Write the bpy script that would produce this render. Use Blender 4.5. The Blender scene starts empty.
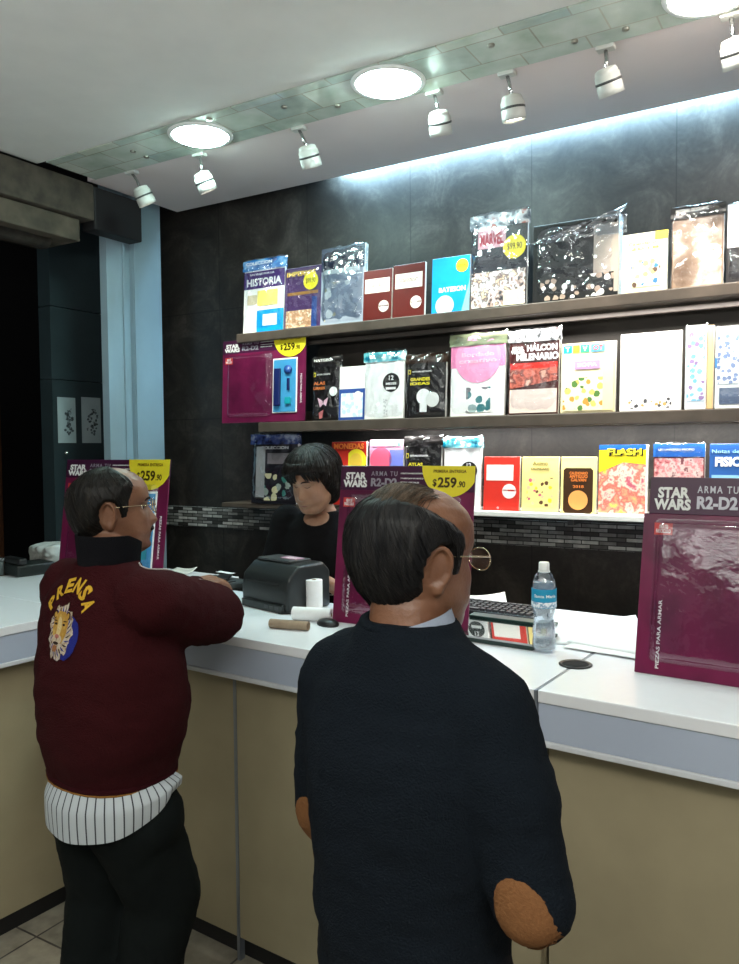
import bpy, bmesh, math, random
from math import sin, cos, pi, radians, sqrt, exp, atan2
from mathutils import Vector, Matrix, noise
from mathutils.bvhtree import BVHTree
random.seed(7)
SC = bpy.context.scene
COL = SC.collection

# ---------------------------------------------------------------- camera
H = 1.63                                   # eye height
F = 796.0                                  # focal length in pixels of a 739 px wide frame
PITCH, ROLL, YAW = radians(2.48), radians(-0.52), radians(30.97)
def V(*a): return Vector(a)
_r = V(cos(YAW), sin(YAW), 0)
_f = V(-sin(YAW)*cos(PITCH), cos(YAW)*cos(PITCH), -sin(PITCH))
_u = V(-sin(YAW)*sin(PITCH), cos(YAW)*sin(PITCH), cos(PITCH))
_R = _r*cos(ROLL) + _u*sin(ROLL)
_U = -_r*sin(ROLL) + _u*cos(ROLL)
cam_data = bpy.data.cameras.new('camera')
cam_data.sensor_fit = 'HORIZONTAL'; cam_data.sensor_width = 36
cam_data.lens = 36*F/739; cam_data.clip_start = 0.05
cam = bpy.data.objects.new('camera', cam_data); COL.objects.link(cam)
m = Matrix((( _R.x, _U.x, -_f.x, 0), (_R.y, _U.y, -_f.y, 0), (_R.z, _U.z, -_f.z, H), (0, 0, 0, 1)))
cam.matrix_world = m
SC.camera = cam
def ray(px, py): return _f*F + _R*(px-370) - _U*(py-482)
def at_y(px, py, y): d = ray(px, py); return V(0, 0, H) + d*(y/d.y)
def at_x(px, py, x): d = ray(px, py); return V(0, 0, H) + d*(x/d.x)
def at_z(px, py, z): d = ray(px, py); return V(0, 0, H) + d*((z-H)/d.z)

# ---------------------------------------------------------------- light and exposure
SC.view_settings.view_transform = 'Standard'; SC.view_settings.look = 'None'
SC.view_settings.gamma = 1; SC.view_settings.use_curve_mapping = False
SC.view_settings.exposure = 0.5
W = bpy.data.worlds.new('world'); SC.world = W; W.use_nodes = True
W.node_tree.nodes['Background'].inputs[0].default_value = (0.86, 0.90, 1.0, 1)
W.node_tree.nodes['Background'].inputs[1].default_value = 0.11
COOL = (0.80, 0.93, 1.0); WARM = (1.0, 0.90, 0.76)
def area(name, loc, rot, sx, sy, power, color):
    l = bpy.data.lights.new(name, 'AREA'); l.shape = 'RECTANGLE'; l.size = sx; l.size_y = sy
    l.energy = power; l.color = color
    o = bpy.data.objects.new(name, l); COL.objects.link(o); o.location = loc; o.rotation_euler = rot
    return o
# unseen fill lights added behind the camera, the cove strip above the back wall and the strips under the shelves
area('added_overhead_fill', (1.1, -0.7, 2.9), (0, 0, 0), 1.6, 0.5, 36, (1.0, 0.95, 0.86))  # added overhead fill for the counter fronts and customers
area('added_ceiling_fill', (-0.7, -1.1, 1.90), (radians(176), 0, 0), 3.0, 0.6, 120, (0.96, 1.0, 0.97))  # added fill pointing up, only there to brighten the ceiling
area('cove_strip_light', (-0.45, 3.355, 3.03), (radians(24), 0, 0), 3.5, 0.04, 95, (0.42, 0.76, 1.0))
area('under_shelf_light', (-0.95, 3.14, 1.700), (radians(12), 0, 0), 1.9, 0.02, 9.0, (1.0, 0.97, 0.92))
area('under_top_shelf_light', (-0.75, 3.13, 2.140), (radians(12), 0, 0), 1.3, 0.02, 4.0, (1.0, 0.98, 0.95))

# ---------------------------------------------------------------- materials
MATS = {}
def mat(name, color=(0.5,0.5,0.5), rough=0.5, metal=0.0, spec=0.5, bump=0.0, bscale=40.0, var=0.0, emit=None, estr=0.0, coat=0.0, trans=0.0, ior=1.45, alpha=1.0, sheen=0.0):
    if name in MATS: return MATS[name]
    m = bpy.data.materials.new(name); m.use_nodes = True
    nt = m.node_tree; b = nt.nodes['Principled BSDF']
    b.inputs['Base Color'].default_value = (*color, 1); b.inputs['Roughness'].default_value = rough
    b.inputs['Metallic'].default_value = metal; b.inputs['Specular IOR Level'].default_value = spec
    b.inputs['Coat Weight'].default_value = coat; b.inputs['Transmission Weight'].default_value = trans
    b.inputs['IOR'].default_value = ior; b.inputs['Alpha'].default_value = alpha
    b.inputs['Sheen Weight'].default_value = sheen
    if emit:
        b.inputs['Emission Color'].default_value = (*emit, 1); b.inputs['Emission Strength'].default_value = estr
    tc = nt.nodes.new('ShaderNodeTexCoord')
    n = nt.nodes.new('ShaderNodeTexNoise'); n.inputs['Scale'].default_value = bscale; n.inputs['Detail'].default_value = 6
    nt.links.new(tc.outputs['Object'], n.inputs['Vector'])
    v = var if var else 0.03
    mx = nt.nodes.new('ShaderNodeMix'); mx.data_type = 'RGBA'; mx.blend_type = 'MULTIPLY'
    mx.inputs[0].default_value = 1.0
    mx.inputs[6].default_value = (*color, 1)
    mr = nt.nodes.new('ShaderNodeMapRange'); mr.inputs['From Min'].default_value = .3; mr.inputs['From Max'].default_value = .7
    mr.inputs['To Min'].default_value = 1-v; mr.inputs['To Max'].default_value = 1+v
    nt.links.new(n.outputs['Fac'], mr.inputs['Value'])
    nt.links.new(mr.outputs['Result'], mx.inputs[7])
    nt.links.new(mx.outputs[2], b.inputs['Base Color'])
    if bump:
        bp = nt.nodes.new('ShaderNodeBump'); bp.inputs['Strength'].default_value = bump; bp.inputs['Distance'].default_value = .01
        nt.links.new(n.outputs['Fac'], bp.inputs['Height']); nt.links.new(bp.outputs['Normal'], b.inputs['Normal'])
    MATS[name] = m; return m
def pic(name, cols, scale=18.0, rough=0.35, seed=0.0, kind='noise'):
    """printed picture: several flat inks laid out by a noise or cell pattern"""
    if name in MATS: return MATS[name]
    m = bpy.data.materials.new(name); m.use_nodes = True; nt = m.node_tree; b = nt.nodes['Principled BSDF']
    b.inputs['Roughness'].default_value = rough
    tc = nt.nodes.new('ShaderNodeTexCoord'); mp = nt.nodes.new('ShaderNodeMapping'); mp.inputs['Location'].default_value = (seed, seed*1.7, seed*.6)
    nt.links.new(tc.outputs['Object'], mp.inputs['Vector'])
    if kind == 'spots':
        nz_ = nt.nodes.new('ShaderNodeTexNoise'); nz_.inputs['Scale'].default_value = scale*1.6
        ad = nt.nodes.new('ShaderNodeVectorMath'); ad.operation = 'MULTIPLY_ADD'; ad.inputs[1].default_value = (.35/scale,)*3
        nt.links.new(mp.outputs[0], nz_.inputs['Vector']); nt.links.new(nz_.outputs['Color'], ad.inputs[0]); nt.links.new(mp.outputs[0], ad.inputs[2])
        n = nt.nodes.new('ShaderNodeTexVoronoi'); n.inputs['Scale'].default_value = scale; n.voronoi_dimensions = '3D'
        nt.links.new(ad.outputs[0], n.inputs['Vector'])
        sp = nt.nodes.new('ShaderNodeSeparateColor'); nt.links.new(n.outputs['Color'], sp.inputs[0])
        r = nt.nodes.new('ShaderNodeValToRGB'); r.color_ramp.interpolation = 'CONSTANT'; els = r.color_ramp.elements
        for i, c in enumerate(cols[1:]):
            e = els[i] if i < 2 else els.new(i/(len(cols)-1)); e.position = i/(len(cols)-1); e.color = (*c, 1)
        nt.links.new(sp.outputs[0], r.inputs['Fac'])
        lt = nt.nodes.new('ShaderNodeMath'); lt.operation = 'LESS_THAN'; lt.inputs[1].default_value = .42; nt.links.new(n.outputs['Distance'], lt.inputs[0])
        mx = nt.nodes.new('ShaderNodeMix'); mx.data_type = 'RGBA'; mx.inputs[6].default_value = (*cols[0], 1)
        nt.links.new(lt.outputs[0], mx.inputs[0]); nt.links.new(r.outputs['Color'], mx.inputs[7]); nt.links.new(mx.outputs[2], b.inputs['Base Color'])
        MATS[name] = m; return m
    if kind == 'cells':
        n = nt.nodes.new('ShaderNodeTexVoronoi'); n.inputs['Scale'].default_value = scale
        sp = nt.nodes.new('ShaderNodeSeparateColor'); nt.links.new(n.outputs['Color'], sp.inputs[0]); out = sp.outputs[0]
    else:
        n = nt.nodes.new('ShaderNodeTexNoise'); n.inputs['Scale'].default_value = scale; n.inputs['Detail'].default_value = 5
        mr = nt.nodes.new('ShaderNodeMapRange'); mr.inputs['From Min'].default_value = .32; mr.inputs['From Max'].default_value = .68
        nt.links.new(n.outputs['Fac'], mr.inputs['Value']); out = mr.outputs['Result']
    nt.links.new(mp.outputs[0], n.inputs['Vector'])
    r = nt.nodes.new('ShaderNodeValToRGB'); r.color_ramp.interpolation = 'CONSTANT' if kind == 'cells' else 'EASE'
    els = r.color_ramp.elements
    for i, c in enumerate(cols):
        p = i/len(cols) if kind == 'cells' else i/(len(cols)-1)
        if i < 2: e = els[i]; e.position = p
        else: e = els.new(p)
        e.color = (*c, 1)
    nt.links.new(out, r.inputs['Fac']); nt.links.new(r.outputs['Color'], b.inputs['Base Color'])
    MATS[name] = m; return m
def film(name, tint=(0.96,0.97,1.0), fac=0.06, rough=0.12, grey=0.0):
    """thin crumpled plastic: mostly clear, partly glossy"""
    if name in MATS: return MATS[name]
    m = bpy.data.materials.new(name); m.use_nodes = True; nt = m.node_tree
    nt.nodes.remove(nt.nodes['Principled BSDF']); out = nt.nodes['Material Output']
    t = nt.nodes.new('ShaderNodeBsdfTransparent'); t.inputs[0].default_value = (*tint, 1)
    g = nt.nodes.new('ShaderNodeBsdfGlossy'); g.inputs['Roughness'].default_value = rough; g.inputs[0].default_value = (.95, .97, 1, 1)
    lw = nt.nodes.new('ShaderNodeLayerWeight'); lw.inputs['Blend'].default_value = .35
    ma = nt.nodes.new('ShaderNodeMath'); ma.operation = 'MULTIPLY_ADD'; ma.inputs[1].default_value = .45; ma.inputs[2].default_value = fac
    ma.use_clamp = True
    nt.links.new(lw.outputs['Facing'], ma.inputs[0])
    x = nt.nodes.new('ShaderNodeMixShader'); nt.links.new(ma.outputs[0], x.inputs[0]); nt.links.new(t.outputs[0], x.inputs[1]); nt.links.new(g.outputs[0], x.inputs[2])
    tc = nt.nodes.new('ShaderNodeTexCoord'); n = nt.nodes.new('ShaderNodeTexNoise'); n.inputs['Scale'].default_value = 16; n.inputs['Detail'].default_value = 3
    nt.links.new(tc.outputs['Object'], n.inputs['Vector'])
    bp = nt.nodes.new('ShaderNodeBump'); bp.inputs['Strength'].default_value = .35; bp.inputs['Distance'].default_value = .02
    nt.links.new(n.outputs['Fac'], bp.inputs['Height']); nt.links.new(bp.outputs['Normal'], g.inputs['Normal'])
    nt.links.new(x.outputs[0], out.inputs[0]); MATS[name] = m; return m

# ---------------------------------------------------------------- mesh helpers
def tag(o, label=None, cat=None, group=None, kind=None):
    if label: o['label'] = label
    if cat: o['category'] = cat
    if group: o['group'] = group
    if kind: o['kind'] = kind
    return o
def thing(name, label, cat, loc=(0,0,0), rz=0.0, group=None, rx=0.0):
    o = bpy.data.objects.new(name, None); COL.objects.link(o); o.empty_display_size = .05
    o.location = loc; o.rotation_euler = (rx, 0, rz)
    return tag(o, label, cat, group)
def link_mesh(name, me, m, parent=None, smooth=False):
    o = bpy.data.objects.new(name, me); COL.objects.link(o)
    if m is not None:
        me.materials.clear(); me.materials.append(m)
    if smooth:
        me.polygons.foreach_set('use_smooth', [True]*len(me.polygons))
    if parent: o.parent = parent
    return o
class MB:
    def __init__(s): s.v = []; s.f = []
    def add(s, vs, fs):
        k = len(s.v); s.v += [tuple(p) for p in vs]; s.f += [tuple(i+k for i in f) for f in fs]; return s
    def box(s, x0, x1, y0, y1, z0, z1, M=None):
        vs = [V(x, y, z) for x in (x0, x1) for y in (y0, y1) for z in (z0, z1)]
        if M: vs = [M @ p for p in vs]
        return s.add(vs, [(0,1,3,2), (4,6,7,5), (0,4,5,1), (2,3,7,6), (0,2,6,4), (1,5,7,3)])
    def grid(s, fn, nu, nv, closed_u=False):
        vs = [fn(i, j) for j in range(nv) for i in range(nu)]
        fs = []
        for j in range(nv-1):
            for i in range(nu if closed_u else nu-1):
                a = j*nu+i; b = j*nu+(i+1) % nu
                fs.append((a, b, b+nu, a+nu))
        return s.add(vs, fs)
    def loft(s, rings, cap=True):
        n = len(rings[0]); k = len(s.v)
        s.grid(lambda i, j: rings[j][i], n, len(rings), True)
        if cap:
            s.f.append(tuple(k+i for i in range(n))[::-1]); e = k+n*(len(rings)-1)
            s.f.append(tuple(e+i for i in range(n)))
        return s
    def lathe(s, prof, n=24, c=(0,0,0), M=None, cap=True):
        c = V(*c); T = M or Matrix()
        return s.loft([[T @ (c+V(r*cos(2*pi*i/n), r*sin(2*pi*i/n), z)) for i in range(n)] for r, z in prof], cap)
    def tube(s, pts, r, n=8, cap=True):
        pts = [Vector(p) for p in pts]; rs = r if isinstance(r, (list, tuple)) else [r]*len(pts)
        rings = []; up = None
        for i, p in enumerate(pts):
            d = (pts[min(i+1, len(pts)-1)]-pts[max(i-1, 0)]).normalized()
            if up is None: up = d.orthogonal().normalized()
            up = (up - d*up.dot(d)).normalized(); w = d.cross(up)
            rings.append([p+(up*cos(2*pi*k/n)+w*sin(2*pi*k/n))*rs[i] for k in range(n)])
        return s.loft(rings, cap)
    def sphere(s, c, r, nu=16, nv=10, M=None):
        c = V(*c); rx, ry, rz = r if isinstance(r, tuple) else (r, r, r)
        T = M or Matrix()
        rings = []
        for j in range(1, nv):
            t = pi*j/nv
            rings.append([T @ (c+V(rx*sin(t)*cos(2*pi*i/nu), ry*sin(t)*sin(2*pi*i/nu), -rz*cos(t))) for i in range(nu)])
        k = len(s.v); s.loft(rings, False)
        a = len(s.v); s.v += [tuple(T @ (c+V(0, 0, -rz))), tuple(T @ (c+V(0, 0, rz)))]
        for i in range(nu):
            s.f.append((a, k+(i+1) % nu, k+i)); e = k+nu*(nv-2); s.f.append((a+1, e+i, e+(i+1) % nu))
        return s
    def capsule(s, a, b, ra, rb):
        a = Vector(a); b = Vector(b)
        s.sphere(a, ra); s.sphere(b, rb); return s.tube([a, b], [ra, rb], 16)
    def prism(s, pts, y0, y1):
        """outline pts (x,z), counter-clockwise seen from -Y, extruded along y"""
        n = len(pts)
        vs = [(x, y0, z) for x, z in pts]+[(x, y1, z) for x, z in pts]
        fs = [tuple(range(n)), tuple(range(2*n-1, n-1, -1))]+[(i, n+i, n+(i+1) % n, (i+1) % n) for i in range(n)]
        return s.add(vs, fs)
    def mesh(s, name):
        me = bpy.data.meshes.new(name); me.from_pydata(s.v, [], s.f)
        bm = bmesh.new(); bm.from_mesh(me); bmesh.ops.recalc_face_normals(bm, faces=bm.faces); bm.to_mesh(me); bm.free()
        return me
    def build(s, name, m, parent=None, smooth=False, bevel=0.0, seg=2, sub=0, sharp=None):
        me = s.mesh(name)
        o = link_mesh(name, me, m, parent, smooth)
        if bevel:
            bm = bmesh.new(); bm.from_mesh(me)
            es = [e for e in bm.edges if len(e.link_faces) == 2 and e.calc_face_angle(0) > radians(30)]
            bmesh.ops.bevel(bm, geom=es, offset=bevel, segments=seg, affect='EDGES', profile=.5)
            bm.to_mesh(me); bm.free()
        if sub:
            md = o.modifiers.new('sub', 'SUBSURF'); md.levels = sub; md.render_levels = sub
        return o
def evaluated(o):
    dg = bpy.context.evaluated_depsgraph_get(); dg.update()
    return bpy.data.meshes.new_from_object(o.evaluated_get(dg))
def fuse(mb, name, m, parent, voxel=.01, smooth=4, disp=None, mats=None):
    """join overlapping closed volumes into ONE continuous skin"""
    o = link_mesh(name, mb.mesh(name), m, None)
    r = o.modifiers.new('r', 'REMESH'); r.mode = 'VOXEL'; r.voxel_size = voxel; r.use_smooth_shade = True
    if smooth:
        s = o.modifiers.new('s', 'SMOOTH'); s.factor = .5; s.iterations = smooth
    me = evaluated(o); o.modifiers.clear(); old = o.data; o.data = me; bpy.data.meshes.remove(old)
    if disp:
        ns = [v.normal.copy() for v in me.vertices]
        for v, nn in zip(me.vertices, ns): v.co += nn*disp(v.co, nn)
    me.materials.clear(); me.materials.append(m)
    me.polygons.foreach_set('use_smooth', [True]*len(me.polygons)); me.update()
    o.parent = parent
    return o
_tc = {}
def text_mesh(body, bold=0.0, ext=.0, spacing=1.0):
    k = (body, bold, ext, spacing)
    if k not in _tc:
        c = bpy.data.curves.new('lettering', 'FONT'); c.body = body; c.size = 1; c.offset = bold; c.extrude = ext
        c.align_x = 'CENTER'; c.align_y = 'CENTER'; c.space_line = .82; c.space_character = spacing; c.resolution_u = 3
        o = bpy.data.objects.new('lettering', c); COL.objects.link(o)
        _tc[k] = evaluated(o); bpy.data.objects.remove(o); bpy.data.curves.remove(c)
    return _tc[k]
def text(body, w, h, m, parent, x, y, z, name='lettering', bold=.02, rz=0.0, spacing=1.0, ext=.02):
    """lettering stretched to w by h, standing in the local XZ plane and facing -Y"""
    me = text_mesh(body, bold, ext, spacing).copy()
    xs = [v.co.x for v in me.vertices]; ys = [v.co.y for v in me.vertices]
    cx, cy = (min(xs)+max(xs))/2, (min(ys)+max(ys))/2; sx = w/(max(xs)-min(xs)); sy = h/(max(ys)-min(ys)) if h else sx
    for v in me.vertices:
        X, Z = (v.co.x-cx)*sx, (v.co.y-cy)*sy
        v.co = V(x+X*cos(rz)-Z*sin(rz), y-v.co.z*.02, z+X*sin(rz)+Z*cos(rz))
    return link_mesh(name, me, m, parent)
WHITE = mat('white ink', (.86,.86,.84), .5); BLACK = mat('black ink', (.012,.012,.014), .4)
YEL = mat('yellow ink', (.86,.72,.03), .4); GOLD = mat('gold ink', (.85,.55,.06), .4)
FILM = film('clear plastic film'); FILMD = film('smoky plastic film', (.66,.71,.78), .2, .14)
PAGES = mat('paper page edges', (.78,.76,.70), .8)
# ================================================================ the setting
CEIL = 2.95; WALL = 3.40
def wall_material():
    m = bpy.data.materials.new('dark brown granite'); m.use_nodes = True; nt = m.node_tree; b = nt.nodes['Principled BSDF']; L = nt.links.new
    tc = nt.nodes.new('ShaderNodeTexCoord')
    n = nt.nodes.new('ShaderNodeTexNoise'); n.inputs['Scale'].default_value = 5; n.inputs['Detail'].default_value = 10; n.inputs['Roughness'].default_value = .7; n.inputs['Distortion'].default_value = .9
    n2 = nt.nodes.new('ShaderNodeTexNoise'); n2.inputs['Scale'].default_value = 60; n2.inputs['Detail'].default_value = 4
    L(tc.outputs['Object'], n.inputs['Vector']); L(tc.outputs['Object'], n2.inputs['Vector'])
    r = nt.nodes.new('ShaderNodeValToRGB'); e = r.color_ramp.elements
    e[0].position = .36; e[0].color = (.011,.009,.008,1); e[1].position = .72; e[1].color = (.060,.050,.043,1)
    q = e.new(.52); q.color = (.024,.020,.017,1)
    L(n.outputs['Fac'], r.inputs['Fac'])
    mx = nt.nodes.new('ShaderNodeMix'); mx.data_type = 'RGBA'; mx.blend_type = 'OVERLAY'; mx.inputs[0].default_value = .5
    L(r.outputs['Color'], mx.inputs[6]); L(n2.outputs['Fac'], mx.inputs[7])
    # tile joints
    br = nt.nodes.new('ShaderNodeTexBrick'); br.offset = 0; br.inputs['Scale'].default_value = 1; br.inputs['Mortar Size'].default_value = .003
    br.inputs['Brick Width'].default_value = .60; br.inputs['Row Height'].default_value = .60
    br.inputs['Color1'].default_value = br.inputs['Color2'].default_value = (1,1,1,1); br.inputs['Mortar'].default_value = (.35,.35,.35,1)
    sp = nt.nodes.new('ShaderNodeSeparateXYZ'); cb = nt.nodes.new('ShaderNodeCombineXYZ')
    L(tc.outputs['Object'], sp.inputs[0]); L(sp.outputs['X'], cb.inputs['X']); L(sp.outputs['Z'], cb.inputs['Y']); L(cb.outputs[0], br.inputs['Vector'])
    m2 = nt.nodes.new('ShaderNodeMix'); m2.data_type = 'RGBA'; m2.blend_type = 'MULTIPLY'; m2.inputs[0].default_value = 1
    L(mx.outputs[2], m2.inputs[6]); L(br.outputs['Color'], m2.inputs[7]); L(m2.outputs[2], b.inputs['Base Color'])
    b.inputs['Roughness'].default_value = .42
    return m
def mosaic_material():
    m = bpy.data.materials.new('stone mosaic strip'); m.use_nodes = True; nt = m.node_tree; b = nt.nodes['Principled BSDF']; L = nt.links.new
    tc = nt.nodes.new('ShaderNodeTexCoord'); sp = nt.nodes.new('ShaderNodeSeparateXYZ'); cb = nt.nodes.new('ShaderNodeCombineXYZ')
    L(tc.outputs['Object'], sp.inputs[0]); L(sp.outputs['X'], cb.inputs['X']); L(sp.outputs['Z'], cb.inputs['Y'])
    br = nt.nodes.new('ShaderNodeTexBrick'); br.inputs['Scale'].default_value = 1; br.inputs['Brick Width'].default_value = .075; br.inputs['Row Height'].default_value = .018
    br.inputs['Mortar Size'].default_value = .0022; br.inputs['Bias'].default_value = -.1
    br.inputs['Color1'].default_value = (.06,.055,.05,1); br.inputs['Color2'].default_value = (.95,.95,.90,1); br.inputs['Mortar'].default_value = (.01,.01,.01,1)
    L(cb.outputs[0], br.inputs['Vector'])
    n = nt.nodes.new('ShaderNodeTexNoise'); n.inputs['Scale'].default_value = 35; n.inputs['Detail'].default_value = 4; L(tc.outputs['Object'], n.inputs['Vector'])
    mx = nt.nodes.new('ShaderNodeMix'); mx.data_type = 'RGBA'; mx.blend_type = 'MULTIPLY'; mx.inputs[0].default_value = .8
    L(br.outputs['Color'], mx.inputs[6]); L(n.outputs['Fac'], mx.inputs[7]); L(mx.outputs[2], b.inputs['Base Color'])
    b.inputs['Roughness'].default_value = .3
    return m
GRANITE = wall_material()
def struct(name, mb, m, **k):
    o = mb.build(name, m, **k); o['kind'] = 'structure'; return o
struct('wall_back', MB().box(-3.9, 2.4, WALL, WALL+.1, 0, 3.3), GRANITE)
mz = MB(); mz.box(-3.9, 2.4, WALL-.008, WALL, 1.185, 1.300)
struct('trim_1', mz, mosaic_material())
CEILM = mat('matt ceiling paint', (.66,.66,.63), .9, bump=.05, bscale=8, var=.03)
SOFFIT = mat('ceiling paint above counter', (.70,.62,.61), .9, bscale=6, var=.02)
c = MB(); c.box(-3.22, 3.2, -3.2, 2.415, CEIL, CEIL+.12)
struct('ceiling', c, CEILM)
c = MB(); c.box(-3.22, 3.2, 2.700, 3.31, CEIL, CEIL+.12)
struct('trim_2', c, SOFFIT)
c = MB(); c.box(-3.3, 3.2, 2.3, 3.45, CEIL+.2, CEIL+.24)     # lid of the lighting cove
struct('trim_3', c, mat('cove lid paint', (.7,.75,.8), .9))
FLOORM = bpy.data.materials.new('speckled beige floor tile'); FLOORM.use_nodes = True
nt = FLOORM.node_tree; b = nt.nodes['Principled BSDF']; b.inputs['Roughness'].default_value = .35
tc = nt.nodes.new('ShaderNodeTexCoord'); br = nt.nodes.new('ShaderNodeTexBrick'); br.offset = 0
br.inputs['Scale'].default_value = 1; br.inputs['Brick Width'].default_value = .33; br.inputs['Row Height'].default_value = .33; br.inputs['Mortar Size'].default_value = .004
br.inputs['Color1'].default_value = (.26,.24,.19,1); br.inputs['Color2'].default_value = (.31,.28,.22,1); br.inputs['Mortar'].default_value = (.06,.05,.045,1)
n = nt.nodes.new('ShaderNodeTexNoise'); n.inputs['Scale'].default_value = 14; n.inputs['Detail'].default_value = 8
mx = nt.nodes.new('ShaderNodeMix'); mx.data_type = 'RGBA'; mx.blend_type = 'OVERLAY'; mx.inputs[0].default_value = .8
L = nt.links.new; L(tc.outputs['Object'], br.inputs['Vector']); L(tc.outputs['Object'], n.inputs['Vector']); L(br.outputs['Color'], mx.inputs[6]); L(n.outputs['Fac'], mx.inputs[7]); L(mx.outputs[2], b.inputs['Base Color'])
struct('floor', MB().box(-7, 3.2, -3.2, 6, -.08, 0), FLOORM)
NIGHT = mat('passage darkness', (.012,.011,.012), .8)  # darkness of the unlit passage put into a near-black colour
struct('wall_left', MB().box(-6.6, -6.5, -3.2, 6, 0, 3.6), NIGHT)
struct('wall_far', MB().box(-6.5, -3.9, 5.0, 5.1, 0, 3.6), NIGHT)
struct('ceiling_outside', MB().box(-6.6, -3.5, -3.2, 6, 3.5, 3.6), NIGHT)

# glossy strip set in the ceiling, patchy reflections painted in as coloured panes
STRIP = bpy.data.materials.new('acrylic with painted reflections'); STRIP.use_nodes = True; nt = STRIP.node_tree; b = nt.nodes['Principled BSDF']; L = nt.links.new
tc = nt.nodes.new('ShaderNodeTexCoord'); br = nt.nodes.new('ShaderNodeTexBrick'); br.offset = .37; br.squash = 1
br.inputs['Scale'].default_value = 1; br.inputs['Brick Width'].default_value = .22; br.inputs['Row Height'].default_value = .145; br.inputs['Mortar Size'].default_value = .003
br.inputs['Color1'].default_value = (.40,.48,.43,1); br.inputs['Color2'].default_value = (.60,.66,.57,1); br.inputs['Mortar'].default_value = (.40,.40,.33,1)
n = nt.nodes.new('ShaderNodeTexNoise'); n.inputs['Scale'].default_value = 9; n.inputs['Detail'].default_value = 6
mx = nt.nodes.new('ShaderNodeMix'); mx.data_type = 'RGBA'; mx.blend_type = 'OVERLAY'; mx.inputs[0].default_value = .5
L(tc.outputs['Object'], br.inputs['Vector']); L(tc.outputs['Object'], n.inputs['Vector']); L(br.outputs['Color'], mx.inputs[6]); L(n.outputs['Fac'], mx.inputs[7]); L(mx.outputs[2], b.inputs['Base Color'])
b.inputs['Roughness'].default_value = .22; b.inputs['Metallic'].default_value = .0; b.inputs['Coat Weight'].default_value = .3; b.inputs['Coat Roughness'].default_value = .05
struct('trim_4', MB().box(-3.16, 3.2, 2.417, 2.698, CEIL-.004, CEIL+.05), STRIP)
BRASS = mat('screw metal', (.35,.33,.28), .35, .9)
for x, y in ((-2.72,2.53), (-2.72,2.61), (-1.88,2.52), (-1.70,2.62), (-.62,2.63), (-1.02,2.50), (-.78,2.62), (-2.20,2.45)):
    o = MB().lathe([(.0,0), (.011,0), (.012,.004), (.012,.008)], 12, (x, y, CEIL-.011)).build('strip_screw', BRASS, None, True)
    tag(o, 'small metal screw head holding the glossy ceiling strip', 'screw', 'screws in the glossy ceiling strip')

# round lamps sunk in the strip
for x, lab, st, colr in ((-2.345, 'round glowing ceiling lamp nearest the blue-grey pillar', 60, (.66,1,.93)),
                   (-1.44, 'round glowing ceiling lamp in the middle of the glossy strip', 75, (.70,1,.95)),
                   (-.36, 'round glowing ceiling lamp cut by the top edge, whitest of the three', 40, (1,.97,.88)),
                   ):
    t = thing('ceiling_lamp', lab, 'ceiling lamp', (x, 2.555, CEIL-.012), group='round lamps in the ceiling strip')
    MB().lathe([(.118,.0), (.132,0), (.136,.006), (.136,.012), (.118,.012)], 40, cap=False).build('rim', mat('lamp rim white', (.8,.82,.8), .4), t, True)
    MB().lathe([(.0,-.026), (.030,-.025), (.060,-.021), (.090,-.012), (.110,-.002), (.118,.006), (.118,.012), (.0,.012)], 40, cap=False).build('diffuser', mat('lamp diffuser '+str(st), (.8,.8,.8), .4, emit=colr, estr=st), t, True)

# track spotlights
SPOTW = mat('white lamp enamel', (.52,.51,.48), .35); CHROME = mat('satin chrome', (.6,.6,.6), .2, 1.0); DARKM = mat('dark ring', (.05,.05,.05), .4)
LENS = mat('lit lamp lens', (.9,.9,.8), .3, emit=(1,.93,.78), estr=14)
def spot(px, py, hx, hy, aim, power, lab):
    b = at_z(px, py, CEIL); b.y = 2.715
    hz = at_y(hx, hy, 2.715).z; hxw = at_y(hx, hy, 2.715).x
    t = thing('track_spotlight', lab, 'spotlight', (b.x, 2.715, CEIL), group='spotlights under the ceiling strip')
    MB().box(-.03, .03, -.018, .018, -.016, -.001).build('mount', SPOTW, t, bevel=.003)
    c = V(hxw-b.x, 0, hz-CEIL)
    d = (V(*aim)-V(b.x, 2.715, CEIL)-c).normalized()
    MB().tube([(0,0,-.012), (c.x*.5, 0, c.z*.45), c-d*.026], .0065, 10).build('stem', CHROME, t, True)
    Q = Matrix.Translation(c) @ d.to_track_quat('Z', 'Y').to_matrix().to_4x4()
    s = 1.0
    MB().lathe([(.0,-.030), (.022,-.030), (.033,-.026), (.037,-.018), (.038,-.008), (.041,-.008), (.0425,.040), (.0425,.056), (.037,.056), (.035,.048), (.0,.046)], 28, M=Q, cap=False).build('lamp_head', SPOTW, t, True)
    MB().lathe([(.0428,.010), (.0436,.011), (.0436,.017), (.0428,.018)], 28, M=Q, cap=False).build('ring', DARKM, t, True)
    MB().lathe([(.0,.049), (.035,.049), (.035,.047), (.0,.047)], 28, M=Q, cap=False).build('lens', LENS, t, True)
    l = bpy.data.lights.new('spot_beam', 'SPOT'); l.energy = power; l.color = WARM; l.spot_size = radians(62); l.spot_blend = .7; l.shadow_soft_size = .035
    lo = bpy.data.objects.new('spot_beam', l); COL.objects.link(lo); lo.parent = t
    lo.matrix_local = Matrix.Translation(c+d*.062) @ (-d).to_track_quat('Z', 'Y').to_matrix().to_4x4()
SPW = 15
spot(138,173, 143,193, (-2.7,3.2,1.9), SPW*.7, 'white spotlight nearest the blue-grey pillar, by the shutter box')
spot(200,153, 204,179, (-2.3,3.2,1.8), SPW, 'white spotlight below the left glowing lamp')
spot(305,130, 309,153, (-1.9,3.2,1.9), SPW, 'small white spotlight between the two bright glowing lamps')
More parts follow.
